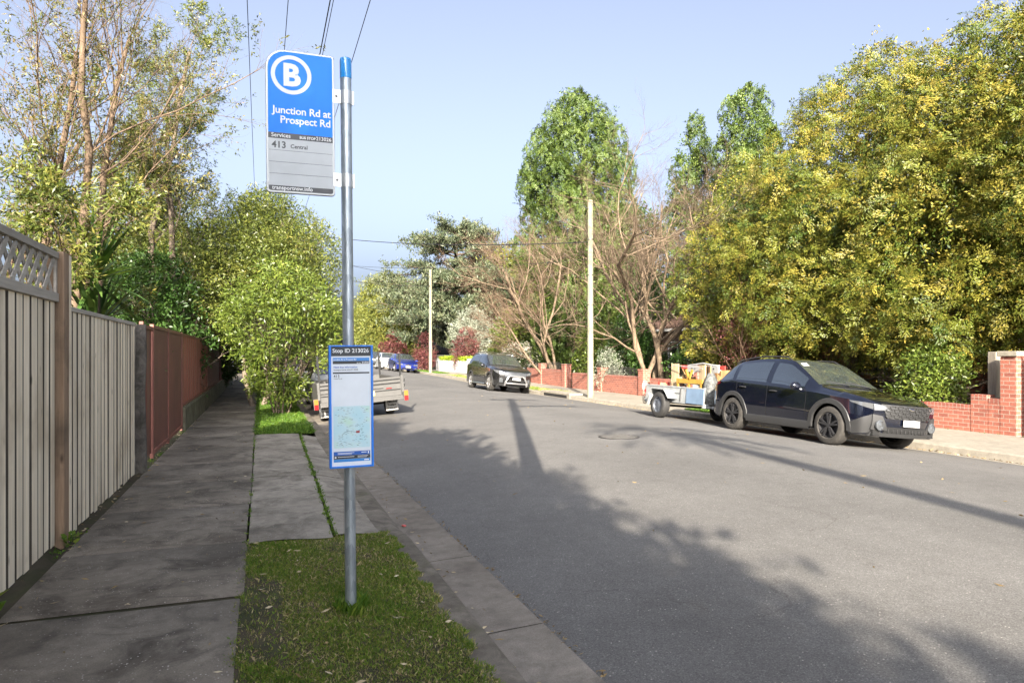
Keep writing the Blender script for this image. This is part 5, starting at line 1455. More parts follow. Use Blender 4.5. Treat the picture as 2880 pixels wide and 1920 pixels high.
# paper on the dash corner of the windscreen
def on_screen(c, root, x0, x1, f0, f1, sgn, name, mat):
    G = [[(lambda p: (p[0] + .005, p[1]*sgn, p[2] + .008))(c.warp(c.roofp(x0 + (x1-x0)*i/3, f0 + (f1-f0)*j/3))) for j in range(4)] for i in range(4)]
    m_ = MB(); m_.grid(G, 0, flip=(sgn < 0)); m_.build(name, mat, root)
on_screen(cc, hero, .26, .36, .28, .52, -1, 'windscreen_sticker', M['sheet'])

# --- charcoal SUV with a bull bar
cs = Car(xf=2.32, xr=-2.42, w=.935, wb=2.78, wr=.365, tw=.24, arch=.42, sill=.25, chin=.05, rchin=.12, bow=.20, nose=.08, nz=.72, rbow=.12, rnose=.12, rz=1.0, tumble=.24,
         cowl=1.06, roof0=.22, roof1=-1.95, tail=-2.28, mirror=.72,
         top=[(-2.5, 1.0), (-2.42, 1.08), (-2.28, 1.2), (-2.1, 1.5), (-1.9, 1.62), (-1.0, 1.69), (-.1, 1.69), (.22, 1.65), (.6, 1.42), (1.06, 1.16), (1.6, 1.09), (2.05, 1.01), (2.22, .95), (2.32, .88)],
         belt=[(-2.5, 1.1), (-1.5, 1.12), (0, 1.06), (1.1, 1.02), (1.9, .95), (2.32, .84)],
         plan=[(-2.42, .82), (-2.2, .90), (-1.5, .935), (1.4, .935), (1.85, .90), (2.15, .83), (2.32, .72)],
         pillars=[-2.0, -1.48, -1.40, -.40, -.28, .76], doors=[-1.3, -.34, .82], handles=[-1.1, -.14])
suv = park(cs, 10.35, 30.15, -1, M['paint_grey'], 'parked_car', 'charcoal SUV with silver bull bar and roof bars parked beyond the nearer pale pole', 'car', group=G_, rim='alloy', wheel='rubber_dusty')
face(cs, suv, ((-.46, .68), (.46, .68), (.50, .86), (-.50, .86)), .012, 'grille', M['lens_dark'])
g_m = MB()
for iz in range(4):
    for iy in range(10):
        y = -.42 + iy*.094 + (.047 if iz % 2 else 0); z = .70 + iz*.045
        if abs(y) > .47: continue
        q = cs.warp((cs.xf, y, z)); g_m.box((q[0] + .012, y-.034, z-.006), (q[0] + .024, y+.034, z+.006))
q0 = [cs.warp((cs.xf, y, z)) for y, z in ((-.5, .87), (-.25, .885), (0, .89), (.25, .885), (.5, .87), (.47, .68), (0, .665), (-.47, .68), (-.5, .87))]
g_m.tube([(q[0] + .022, q[1], q[2]) for q in q0], .012, 6)
g_m.build('grille_mesh', M['rim_grey'], suv)
for sgn in (1, -1):
    face(cs, suv, ((.52*sgn, .77), (.72*sgn, .80), (.72*sgn, .92), (.53*sgn, .87))[::sgn], .012, 'headlight', M['lens'])
    side(cs, suv, ((cs.xf, .78), (cs.xf-.42, .90), (cs.xf-.46, .96), (cs.xf, .92)), .010, 'headlight_side', M['lens'], sgn)
    face(cs, suv, ((.54*sgn, .42), (.70*sgn, .42), (.70*sgn, .62), (.57*sgn, .60))[::sgn], .014, 'fog_light', M['lens_dark'])
    side(cs, suv, ((cs.xr, .95), (cs.xr+.34, 1.0), (cs.xr+.36, 1.12), (cs.xr, 1.08)), .010, 'tail_light', M['tail_red'], sgn)
face(cs, suv, ((-.48, .40), (.48, .40), (.50, .56), (-.50, .56)), .012, 'lower_intake', M['well'])
face(cs, suv, ((-.78, .26), (.78, .26), (.76, .36), (-.76, .36)), .028, 'silver_skid_strip', M['grey_trim'])
bb = MB(); X_ = cs.xf + .10
bb.tube([(X_-.04, -.50, .30), (X_+.02, -.50, .42), (X_+.03, -.38, .66), (X_+.03, -.30, .72), (X_+.03, .30, .72), (X_+.03, .38, .66), (X_+.02, .50, .42), (X_-.04, .50, .30)], .038, 10)
bb.tube([(X_-.02, -.50, .40), (X_+.04, -.2, .40), (X_+.04, .2, .40), (X_-.02, .50, .40)], .03, 10)
bb.build('bull_bar', M['alloy'], suv, True)
plate(cs, suv, .60, off=.145, smudge=False)
rails(cs, suv, -1.9, .05, M['alloy'])
for x in (-.25, -1.2):
    MB().bar((x, -.72, cs.ztop(x)+.075), (x, .72, cs.ztop(x)+.075), .09, .03).build('roof_bar', M['chrome'], suv)
for sgn in (1, -1): MB().tube([(-.95, sgn*.95, .30), (.95, sgn*.95, .30)], .035, 8).build('side_step', M['chrome'], suv, True)

# --- blue sedan
cb = Car(xf=2.30, xr=-2.34, w=.89, wb=2.675, wr=.315, tw=.205, arch=.365, sill=.20, chin=.03, rchin=.10, bow=.24, nose=.16, nz=.58, rbow=.2, rnose=.2, rz=.7, tumble=.34,
         cowl=1.02, roof0=.10, roof1=-1.05, tail=-1.75, mirror=.62,
         top=[(-2.4, .85), (-2.34, .95), (-2.1, 1.03), (-1.75, 1.05), (-1.4, 1.24), (-1.05, 1.38), (-.5, 1.43), (-.1, 1.43), (.1, 1.40), (.55, 1.19), (1.02, .97), (1.6, .86), (2.05, .73), (2.2, .66), (2.3, .60)],
         belt=[(-2.4, .90), (-1.5, .93), (0, .90), (1.1, .84), (1.8, .74), (2.3, .58)],
         plan=[(-2.34, .74), (-2.1, .83), (-1.5, .88), (1.3, .89), (1.8, .85), (2.1, .78), (2.3, .66)],
         pillars=[-1.45, -.98, -.86, .0, .10, .66], doors=[-.95, .05, .80], handles=[-.75, .2])
sed = park(cb, 10.45, 53.6, -1, M['paint_blue'], 'parked_car', 'shiny dark blue sedan parked down the street in front of a white car', 'car', group=G_, cladding=False)
face(cb, sed, ((-.20, .52), (.20, .52), (.32, .60), (-.32, .60)), .012, 'grille', M['black_trim'])
em = MB(); q = cb.warp((cb.xf, 0, .565)); em.lathe([(0, .004), (.075, .003), (.08, -.004)], 16, Matrix.Translation((q[0] + .02, 0, .565)) @ Matrix.Rotation(R(90), 4, 'Y')); em.build('grille_emblem', M['chrome'], sed, True)
for sgn in (1, -1):
    face(cb, sed, ((.40*sgn, .54), (.66*sgn, .55), (.66*sgn, .66), (.42*sgn, .63))[::sgn], .012, 'headlight', M['lens'])
    side(cb, sed, ((cb.xf, .55), (cb.xf-.42, .64), (cb.xf-.46, .72), (cb.xf, .66)), .008, 'headlight_side', M['lens'], sgn)
    face(cb, sed, ((.50*sgn, .30), (.64*sgn, .30), (.64*sgn, .38), (.52*sgn, .38))[::sgn], .012, 'fog_light', M['lens'])
face(cb, sed, ((-.44, .26), (.44, .26), (.40, .36), (-.40, .36)), .012, 'lower_intake', M['well'])
plate(cb, sed, .43, smudge=False)

# --- hatchback shape shared by the white and grey cars
ch = Car(xf=2.0, xr=-2.05, w=.87, wb=2.55, wr=.31, tw=.20, arch=.36, sill=.20, chin=.04, rchin=.12, bow=.2, nose=.10, nz=.6, rbow=.14, rnose=.20, rz=.85, tumble=.25,
         cowl=.95, roof0=.15, roof1=-1.45, tail=-1.92, mirror=.60,
         top=[(-2.1, .9), (-2.05, .97), (-1.92, 1.05), (-1.65, 1.32), (-1.4, 1.43), (-.6, 1.50), (-.1, 1.50), (.15, 1.46), (.55, 1.25), (.95, 1.02), (1.4, .94), (1.8, .84), (2.0, .74)],
         belt=[(-2.1, .95), (-1.3, .96), (0, .92), (.95, .87), (1.6, .80), (2.0, .70)],
         plan=[(-2.05, .76), (-1.8, .83), (-1.3, .87), (1.2, .87), (1.6, .83), (1.85, .76), (2.0, .66)],
         pillars=[-1.62, -1.22, -1.14, -.26, -.16, .66], doors=[-1.1, -.2, .75], handles=[-.9, -.02])
def front_kit(c, root, dark=False):
    face(c, root, ((-.36, .54), (.36, .54), (.42, .66), (-.42, .66)), .012, 'grille', M['black_trim'])
    for sgn in (1, -1):
        face(c, root, ((.44*sgn, .60), (.66*sgn, .62), (.66*sgn, .74), (.46*sgn, .70))[::sgn], .012, 'headlight', M['lens'])
        side(c, root, ((c.xf, .62), (c.xf-.36, .72), (c.xf-.40, .78), (c.xf, .74)), .008, 'headlight_side', M['lens'], sgn)
    face(c, root, ((-.46, .28), (.46, .28), (.42, .40), (-.42, .40)), .012, 'lower_intake', M['well'])
    plate(c, root, .48, smudge=False)
w1 = park(ch, 10.3, 59.4, -1, M['paint_white'], 'parked_car', 'white hatchback parked right behind the blue sedan', 'car', group=G_, cladding=False); front_kit(ch, w1)
g1_ = park(cs, 11.0, 71, -1, M['paint_dark'], 'parked_car', 'dark grey car farthest down the right kerb, seen left of the white hatchback', 'car', group=G_, cladding=False)
front_kit(cs, g1_)
# white hatchback in front of the left trailer, seen from behind
w2 = park(ch, 2.35, 23.6, 1, M['paint_white'], 'parked_car', 'white hatchback with round red tail lights parked ahead of the cage trailer', 'car', group=G_, cladding=False)
for sgn in (1, -1):
    side(ch, w2, ((ch.xr, .68), (ch.xr+.20, .74), (ch.xr+.16, .95), (ch.xr, .93)), .010, 'tail_light', M['tail_red'], sgn)
    face(ch, w2, ((.58*sgn, .70), (.755*sgn, .68), (.755*sgn, .93), (.62*sgn, .92))[::-sgn], .012, 'tail_light_inner', M['tail_red'], front=False)
face(ch, w2, ((-.7, .32), (.7, .32), (.7, .48), (-.7, .48))[::1], .03, 'rear_bumper', M['paint_white'], front=False)
plate(ch, w2, .66, front=False, smudge=False)
rails(ch, w2, -1.5, .0, M['alloy'], .06)
for x in (-.3, -1.2): MB().bar((x, -.6, ch.ztop(x)+.06), (x, .6, ch.ztop(x)+.06), .06, .03).build('roof_bar', M['alloy'], w2)
w3 = park(ch, 2.3, 29.6, 1, M['paint_white'], 'parked_car', 'second white hatchback on the left, mostly hidden ahead of the first', 'car', group=G_, cladding=False)
for sgn in (1, -1): side(ch, w3, ((ch.xr, .68), (ch.xr+.20, .74), (ch.xr+.16, .95), (ch.xr, .93)), .010, 'tail_light', M['tail_red'], sgn)
w4 = build_car(ch, M['paint_white'], 'parked_car', 'white car glimpsed far off beyond the end of the footpath', 'car', (-1.6, 62, rise(62)), R(90), G_, cladding=False)

# ---------------------------------------------------------------- trailers
M['trailer_grey'] = simple('weathered_grey_steel', (.072,.070,.066), .6, metal=.1, var=.1, vscale=4)
M['trailer_dark'] = simple('black_painted_steel', (.010,.010,.010), .85)
M['trailer_white'] = simple('chalky_white_paint', (.27,.28,.278), .5, var=.2, vscale=5)
M['trailer_blue'] = simple('pale_blue_tarp', (.13,.19,.27), .5, var=.15, vscale=6)
M['yellow_plate'] = simple('yellow_number_plate', (.62,.50,.13), .5)
M['flap'] = simple('white_mudflap', (.36,.35,.32), .6)
def trailer_wheel(root, x, y, r, t, mat='rim_grey'):
    we = empty('wheel', (x, y, r)); we.parent = root
    My = Matrix.Rotation(R(90), 4, 'Y'); ri = r*.62
    MB().lathe([(ri, -t*.8), (ri*1.06, -t), (r*.9, -t), (r*.98, -t*.8), (r, -t*.5), (r, t*.5), (r*.98, t*.8), (r*.9, t), (ri*1.06, t), (ri, t*.8)], 32, My).build('tyre', M['rubber'], we, True, 50)
    m_ = MB()
    for s_ in (1, -1):
        m_.lathe([(ri, s_*t*.8), (ri*.92, s_*t*.85), (ri*.86, s_*t*.4), (ri*.5, s_*t*.55), (ri*.3, s_*t*.75), (0, s_*t*.78)], 26, My)
        for k_ in range(8):
            a = k_*math.pi/4; m_.tube([(s_*t*.5, ri*.68*math.cos(a), ri*.68*math.sin(a)), (s_*t*.62, ri*.68*math.cos(a), ri*.68*math.sin(a))], ri*.10, 8)
    m_.build('rim', M[mat], we, True, 40)
# cage trailer on the left
z, roll, _ = on_road(2.42, 18.9, .8, 1)
tl = empty('cage_trailer', (2.42, 18.9, z), 0, 'grey box trailer with black cage posts and lettered mudflaps on the left behind the sign', 'trailer', 'trailers')
tl.rotation_euler = (0, -roll, R(1.5))
hw = 1.04
a = MB()
a.box((-hw, -1.4, .50), (hw, 1.4, .545)); 
for x in (-hw, hw - .03): a.box((x, -1.37, .55), (x + .03, 1.4, 1.0))
a.box((-hw + .03, 1.37, .55), (hw - .03, 1.4, 1.0))
a.box((-hw, -1.44, .44), (hw, -1.37, .50)); a.box((-.75, -1.3, .42), (-.69, 1.5, .498)); a.box((.69, -1.3, .42), (.75, 1.5, .498))
a.build('tray', M['trailer_grey'], tl, bevel=.004)
a = MB(); a.box((-hw + .03, -1.405, .55), (hw - .03, -1.375, 1.03)); tg = a.build('tailgate', M['trailer_grey'], tl, bevel=.004)
a = MB()
for z_, h in ((.955, .028), (.86, .03), (.76, .014), (.695, .02)): a.box((-hw + .03, -1.420, z_), (hw - .05 if z_ != .76 else .55, -1.405, z_ + h))
a.build('tailgate_ribs', M['trailer_dark'], tg)
a = MB(); a.box((.62, -1.424, .74), (.76, -1.4055, .765)); a.build('red_reflector', M['tail_red'], tg)
a = MB(); a.box((.02, -1.428, .60), (.32, -1.406, .72)); yp = a.build('number_plate', M['yellow_plate'], tg)
a = MB()
for k_, s_ in enumerate('TC 23C'): a.text(s_, .085, Matrix.Translation((.035 + k_*.045, -1.4285, .63)) @ TX, 'LEFT', 0, .002, .0005)
a.build('plate_characters', M['plate_smudge'], yp)
for x, y, h in ((-hw + .03, -1.36, 1.72), (hw - .03, -1.36, 1.62), (.28, 1.36, 2.0), (hw - .03, 1.36, 1.65), (-hw + .03, 1.36, 1.65)):
    MB().bar((x, y, .55), (x + (.03 if y < 0 and x > 0 else 0), y, h), .045, .045).build('cage_post', M['trailer_dark'], tl)
a = MB(); a.bar((hw + .01, -1.37, .62), (hw + .01, -1.37, 1.06), .05, .06); a.bar((-hw - .01, -1.37, .62), (-hw - .01, -1.37, 1.06), .05, .06); a.build('corner_bar', M['trailer_grey'], tl)
a = MB()
for z_ in (.80, .93): a.tube([(hw + .03, -1.38, z_), (hw + .07, -1.39, z_ + .02), (hw + .06, -1.39, z_ - .04)], .014, 6)
a.build('latch', M['trailer_dark'], tl)
for sgn in (1, -1):
    x = sgn*(hw + .09)
    l_ = MB(); l_.box((x - .055, -1.41, .49), (x + .055, -1.37, .57)); l_.box((x - .055, -1.41, .40), (x + .055, -1.37, .488))
    a = MB(); a.box((x - .06, -1.372, .39), (x + .06, -1.33, .66)); hs_ = a.build('light_housing', M['trailer_grey'], tl)
    a = MB(); a.box((x - .05, -1.388, .52), (x + .05, -1.373, .65)); a.build('indicator_lens', M['amber'], hs_)
    a = MB(); a.box((x - .05, -1.388, .395), (x + .05, -1.373, .517)); a.build('brake_lens', M['tail_red'], hs_)
    a = MB(); x = sgn*.84
    a.box((x - .16, -.86, .13), (x + .16, -.85, .44)); fl = a.build('mudflap', M['flap'], tl)
    a = MB()
    a.text('Machie', .095, Matrix.Translation((x + .02, -.8605, .335)) @ TX, 'CENTER', 0, .003, .0005)
    a.text('Trailers', .075, Matrix.Translation((x, -.8605, .25)) @ TX, 'CENTER', 0, .003, .0005)
    a.text('02 9679 5504', .045, Matrix.Translation((x, -.8605, .175)) @ TX, 'CENTER', 0, .002, .0005)
    a.build('mudflap_lettering', M['trailer_dark'], fl)
    trailer_wheel(tl, sgn*.86, -.42, .315, .10)
    a = MB()
    G = [[(sgn*.70 + sgn*.33*t, -.42 + .37*math.cos(R(15 + 150*i/12)), .315 + .37*math.sin(R(15 + 150*i/12)) - .05) for t in (0, 1)] for i in range(13)]
    a.grid(G, 0, flip=sgn < 0); a.build('mudguard', M['trailer_dark'], tl)
a = MB(); a.tube([(-.8, -.42, .315), (.8, -.42, .315)], .03, 8); a.bar((-.7, 1.4, .46), (0, 2.5, .46), .05, .08); a.bar((.7, 1.4, .46), (0, 2.5, .46), .05, .08); a.build('axle_and_drawbar', M['trailer_dark'], tl)

# white trailer behind the crossover, full of household junk
z, roll, _ = on_road(10.55, 14.95, .75, 1)
tr = empty('box_trailer', (10.55, 14.95, z), 0, 'white low box trailer hitched behind the black crossover and piled with junk', 'trailer', 'trailers')
tr.rotation_euler = (0, -roll, 0)
L0, L1, hw = -1.35, 1.25, .76
a = MB(); a.box((-hw, L0, .42), (hw, L1, .46)); a.box((-hw, L0 - .02, .36), (hw, L0 + .06, .419)); a.box((-hw, L1 - .06, .36), (hw, L1, .419)); a.bar((-.5, L0, .39), (0, L0 - .75, .40), .06, .06); a.bar((.5, L0, .39), (0, L0 - .75, .40), .06, .06)
a.build('tray', M['trailer_white'], tr, bevel=.004)
for x in (-hw, hw - .025):
    a = MB(); a.box((x, L0, .462), (x + .025, L1, .80)); a.box((x - .015, L0, .802), (x + .04, L1, .835)); sp_o = a.build('side_panel', M['trailer_white'], tr, bevel=.004)
    if x < 0:
        a = MB(); a.bar((x - .012, L0 + .95, .47), (x - .012, L0 + .95, .79), .02, .02); a.bar((x - .008, L1 - .3, .66), (x - .008, L0 + 1.0, .66), .012, .02)
        a.build('panel_seam', M['trailer_grey'], sp_o)
        a = MB(); a.box((x - .02, L0, .44), (x - .002, L0 + .70, .80)); a.build('blue_flap', M['trailer_blue'], sp_o)
a = MB(); a.box((-hw + .026, L1 - .028, .462), (hw - .026, L1 - .003, .80)); a.box((-hw, L1, .40), (hw, L1 + .05, .46)); a.build('tailgate', M['trailer_white'], tr)
a = MB(); a.box((-hw - .02, L1 + .001, .60), (-hw + .1, L1 + .04, .70)); a.build('tail_light', M['tail_red'], tr)
for sgn in (1, -1):
    trailer_wheel(tr, sgn*(hw + .16), .25, .33, .10)
    a = MB(); x0, x1 = sorted((sgn*(hw + .002), sgn*(hw + .28)))
    P = [(.25 - .50, .52), (.25 - .36, .66), (.25 - .28, .72), (.25 + .28, .72), (.25 + .40, .60), (.25 + .46, .30)]
    a.grid([[(x0, y, z_) for y, z_ in P], [(x1, y, z_) for y, z_ in P]], 0, flip=False)
    a.grid([[(x0, y, z_ + .006) for y, z_ in P], [(x1, y, z_ + .006) for y, z_ in P]], 0, flip=True)
    mg = a.build('mudguard', M['trailer_white'], tr)
    a = MB(); xo = x1 if sgn > 0 else x0
    a.add([(xo, .25 + .40, .60), (xo, .25 + .46, .30), (xo, .25 + .40, .30), (xo, .25 + .34, .52)], [(0, 1, 2, 3)]); a.build('mudguard_skirt', M['trailer_white'], mg)
a = MB(); a.tube([(-hw - .1, .25, .33), (hw + .1, .25, .33)], .03, 8); a.build('axle', M['trailer_dark'], tr)
# the load: every piece a thing, placed in the tray
zt = z + .462
M['junk_wood'] = wood('orange_brown_board', (.17,.085,.035), (.34,.19,.085), 'Z', True, .6)
M['junk_pale'] = wood('pale_plywood', (.28,.20,.115), (.42,.33,.21), 'Z', False, .7)
M['junk_yellow'] = simple('yellow_painted_timber', (.36,.21,.035), .55, var=.2)
M['junk_white'] = simple('white_enamel', (.29,.29,.28), .35, var=.05)
M['junk_red'] = simple('red_painted_steel', (.34,.045,.035), .5, var=.2)
M['junk_dark'] = simple('dark_plastic', (.03,.028,.026), .5)
M['bag'] = simple('mottled_bag', (.075,.078,.075), .7, var=.85, vscale=20)
def junk(name, label, x, y, z_, rz, shapes, cat):
    o = empty(name, (x, y, z_), rz, label, cat, 'junk piled in the white trailer')
    for nm, mb, mat in shapes: mb.build(nm, M[mat], o, nm in ('frame', 'bag', 'rings', 'disc'))
    return o
JX, JY = 10.55, 14.95
a = MB(); a.tube([(-.02, .45, 0), (-.02, .36, .50), (0, .05, .95), (0, -.30, .86), (0, -.55, .98), (0, -.60, .40)], .026, 8); a.tube([(.30, .45, 0), (.30, .36, .45), (.28, -.05, .62), (.28, -.52, .95), (.28, -.70, .35)], .026, 8)
for p_, q_ in (((-.02, .36, .5), (.30, .36, .45)), ((0, -.55, .98), (.28, -.52, .95))): a.tube([p_, q_], .022, 8)
junk('tube_frame', 'bent white tubular frame standing highest in the trailer load', JX - .1, JY - .25, zt, 0, [('frame', a, 'junk_white')], 'frame')
a = MB(); a.box((-.02, -.62, -.06), (.02, .62, .10)); a.tube([(0, -.6, .10), (0, 0, .16), (0, .6, .10)], .02, 8)
h = MB()
for y in (-.45, -.1, -.02, .3, .42): h.box((-.028, y - .02, .02), (-.021, y + .02, .055))
junk('enamel_panel', 'long white panel with dark holes lying across the top of the load', JX - .35, JY - .82, zt + .86, 0, [('panel', a, 'junk_white'), ('holes', h, 'junk_dark')], 'panel')
a = MB(); a.box((-.22, -.015, 0), (.22, .015, .95))
junk('timber_board', 'upright orange brown board nearest the black car in the load', JX - .42, JY - 1.12, zt, R(70), [('board', a, 'junk_wood')], 'board')
a = MB(); a.box((-.02, -.11, .0), (.02, .11, .98))
junk('timber_board', 'narrow pale board standing beside the orange brown one', JX - .50, JY - 1.02, zt, 0, [('board', a, 'junk_pale')], 'board')
a = MB(); a.box((-.015, -.13, 0), (.015, .13, 1.0))
junk('plywood_sheet', 'pale plywood sheet at the rear end of the yellow frame', JX - .45, JY + .22, zt, R(8), [('sheet', a, 'junk_pale')], 'board')
a = MB()
for z_ in (.52,): a.box((-.02, -.68, z_), (.02, .40, z_ + .11))
for y in (-.62, -.12, .36): a.box((-.018, y - .03, 0), (.018, y + .03, .62))
a.bar((0, -.12, .62), (0, .0, .86), .04, .05); a.bar((0, -.12, .62), (0, -.26, .86), .04, .05)
junk('yellow_frame', 'yellow timber frame with forked top across the middle of the load', JX - .56, JY - .42, zt, 0, [('rails', a, 'junk_yellow')], 'frame')
a = MB(); a.tube([(0, -.75, .90), (0, .5, .96)], .012, 6)
junk('steel_rod', 'thin pale rod lying along the yellow frame', JX - .58, JY - .38, zt, 0, [('rod', a, 'junk_white')], 'rod')
a = MB(); a.box((-.22, -.32, 0), (.22, .30, .40)); b2 = MB(); b2.box((-.225, -.30, .25), (-.221, .28, .37)); b3 = MB(); b3.box((-.228, -.05, .27), (-.2255, .2, .33))
junk('oven', 'grey and white oven box with dark control slot under the yellow frame', JX - .38, JY - .05, zt, R(-6), [('box', a, 'trailer_grey'), ('control_panel', b2, 'junk_white'), ('slot', b3, 'junk_dark')], 'oven')
a = MB(); a.box((-.12, -.15, 0), (.12, .15, .36))
junk('wooden_box', 'small orange wooden box low in the load below the yellow rail', JX - .55, JY - .72, zt, R(10), [('box', a, 'junk_wood')], 'box')
a = MB(); a.box((-.03, -.18, 0), (.03, .18, .50))
junk('white_door_panel', 'white curved cabinet panel between the boxes in the load', JX - .52, JY - .90, zt, R(12), [('panel', a, 'junk_white')], 'panel')
a = MB(); a.lathe([(0, .0), (.22, .02), (.30, .2), (.26, .42), (.12, .58), (0, .62)], 14, Matrix.Diagonal((.7, .6, 1.35, 1)))
junk('checked_bag', 'mottled black and white bag squeezed behind the black car tail', JX - .45, JY - 1.28, zt, 0, [('bag', a, 'bag')], 'bag')
a = MB()
for y in (-.20, .20): a.box((-.02, y - .02, 0), (.02, y + .02, .48))
for z_ in (.22, .30, .44): a.box((-.02, -.18, z_), (.02, .18, z_ + .03))
junk('red_rack', 'red and pale rack standing at the rear end of the trailer', JX - .35, JY + .92, zt + .02, R(6), [('rack', a, 'junk_red')], 'rack')
a = MB(); a.box((-.03, -.14, 0), (.03, .14, .34)); a.box((-.04, -.03, .02), (-.031, .03, .33))
junk('red_crate', 'small red crate leaning by the oven box', JX - .55, JY + .42, zt, 0, [('crate', a, 'junk_red')], 'crate')
a = MB(); a.bar((0, -.5, .10), (0, .5, .48), .05, .04); a.bar((.06, -.5, .16), (.06, .5, .52), .05, .04)
for t in (-.3, -.1, .1, .3): a.bar((0, t, .29 + t*.38), (.06, t, .33 + t*.38), .02, .02)
junk('folded_ladder', 'pale folded ladder slanting over the rear of the load', JX - .30, JY + .50, zt, R(180), [('ladder', a, 'trailer_grey')], 'ladder')
a = MB(); a.box((-.30, -.34, 0), (.30, .34, .84))
junk('timber_cabinet', 'plain brown timber cabinet in the far side of the load', JX + .28, JY - .55, zt, R(4), [('cabinet', a, 'junk_wood')], 'cabinet')
a = MB(); a.box((-.02, -.9, .0), (.02, .9, .10))
junk('red_board', 'red painted plank lying under the white panel at the top of the load', JX - .02, JY - .35, zt + .86, 0, [('plank', a, 'junk_red')], 'board')
rj = random.Random(31)
for k_ in range(9):
    a = MB(); L_ = rj.uniform(.35, .8); a.box((-.012, -L_/2, -.035), (.012, L_/2, .035))
    o = junk('scrap_plank', ('short brown offcut lying ' + ('low', 'high', 'aslant', 'flat', 'loose', 'crosswise', 'half buried', 'upright', 'wedged')[k_] + ' in the heap of the white trailer'), JX + rj.uniform(-.35, .35), JY + rj.uniform(-.9, .9), zt + rj.uniform(.25, .75), rj.uniform(-.7, .7), [('plank', a, ('junk_wood', 'junk_dark', 'junk_pale')[k_ % 3])], 'plank')
    o.rotation_euler = (rj.uniform(-.5, .9), rj.uniform(-.4, .4), rj.uniform(-.6, .6))
for zz, r, lb, mat in ((.74, .15, 'pale wire guard ring hung on the rear corner of the trailer', 'junk_white'), (.40, .14, 'dark wire ring hung below the pale one at the trailer rear', 'junk_dark')):
    a = MB()
    for rr in (r, r*.66, r*.33): a.tube([(rr*math.cos(k_*math.pi/10), 0, rr*math.sin(k_*math.pi/10)) for k_ in range(21)], .008, 5, cap=False)
    for k_ in range(4): a.bar((r*math.cos(k_*math.pi/4), 0, r*math.sin(k_*math.pi/4)), (-r*math.cos(k_*math.pi/4), 0, -r*math.sin(k_*math.pi/4)), .008, .008)
    junk('wire_guard', lb, JX - .66, JY + 1.36, z + zz + .1, R(30), [('rings', a, mat)], 'wire guard')
# ---------------------------------------------------------------- walls, houses, small street furniture on the right
M['brick'] = brick('red_brick', (.34,.112,.072), (.215,.068,.047), (.31,.26,.205))
M['brick_cap'] = brick('soldier_brick', (.30,.09,.06), (.20,.065,.045), (.32,.26,.21), bw=.088, bh=.25, soldier=True)
M['brick_brown'] = brick('brown_house_brick', (.20,.10,.065), (.15,.075,.05), (.34,.28,.22))
M['stone_cap'] = concrete('pale_stone_cap', (.20,.18,.14), (.33,.30,.24), (.12,.11,.09), .66, False)
M['timber_grey'] = wood('grey_fence_timber', (.25,.22,.15), (.42,.38,.27), 'Z', False)
M['iron'] = simple('black_iron', (.02,.018,.018), .5)
M['tile'] = brick('red_roof_tile', (.34,.10,.07), (.26,.075,.055), (.14,.05,.04), bw=.28, bh=.30)
M['cream'] = simple('cream_render', (.55,.48,.38), .8, var=.06, vscale=3)
M['white_paint'] = simple('white_painted_timber', (.42,.415,.40), .5)
M['roof_dark'] = brick('brown_roof_tile', (.13,.07,.05), (.10,.055,.04), (.05,.03,.02), bw=.28, bh=.30)
WX = 14.40
def wall(label, y0, y1, h, piers=(), fence=None, x=WX, steps=None):
    r = empty('brick_wall', (x, (y0+y1)/2, zright((y0+y1)/2)), 0, label, 'wall', 'low brick garden walls')
    def L(mb, nm, mat, **k):
        loc = r.location; mb.v = [(a_-loc.x, b_-loc.y, c_-loc.z) for a_, b_, c_ in mb.v]; return mb.build(nm, M[mat], r, **k)
    zb = zright((y0+y1)/2)
    a = MB(); a.box((x, y0, zb - .15), (x + .23, y1, zb + h)); L(a, 'wall', 'brick')
    a = MB(); a.box((x - .004, y0, zb + h + .002), (x + .234, y1, zb + h + .105)); L(a, 'coping', 'brick_cap')
    for (py, ph) in piers:
        a = MB(); a.box((x - .06, py - .19, zb - .15), (x + .30, py + .19, zb + ph)); a.box((x - .075, py - .205, zb + ph + .001), (x + .315, py + .205, zb + ph + .07)); L(a, 'pier', 'brick', bevel=.006)
    if fence:
        a = MB(); n = int((fence[1]-fence[0])/.11)
        for i in range(n):
            yy = fence[0] + (fence[1]-fence[0])*i/n; a.bar((x + .11, yy, zb + h + .1), (x + .11, yy, zb + h + .40 + .1*math.sin(math.pi*i/n)), .014, .014)
        a.bar((x + .11, fence[0], zb + h + .36), (x + .11, fence[1], zb + h + .36), .02, .02)
        L(a, 'railing', 'iron')
    return r
wall('stretch of low red brick wall behind the bonnet of the black car, below the glossy bush', 10.44, 14.2, .47)
wall('short higher step of red brick wall next to the tall brick pillar', 10.07, 10.42, .70)
wall('low brick wall hidden mostly behind the trailer, ending at a square pier', 14.3, 23.4, .62, [(20.4, 1.02)])
wall('long low brick wall behind the nearer pale pole with iron railing panels', 23.9, 30.6, .66, [(24.0, 1.0), (27.6, 1.0)], (24.4, 27.2))
wall('far piece of low brick wall with pier, ending at the timber fence', 31.4, 37.6, .72, [(31.5, 1.05), (34.6, 1.05)], (31.9, 34.2))
pil = empty('brick_pillar', (WX + .2, 9.64, zright(10)), 0, 'tall red brick pillar with pale mortar and stone cap at the right edge', 'pillar')
a = MB(); a.box((-.20, -.165, -.15), (.40, .155, 1.62)); a.build('shaft', M['brick'], pil)
a = MB(); a.box((-.25, -.21, 1.623), (.45, .20, 1.73)); a.build('cap', M['stone_cap'], pil, bevel=.015)
a = MB(); a.box((-.195, .158, -.15), (.14, .41, .64)); a.build('buttress', M['brick'], pil)
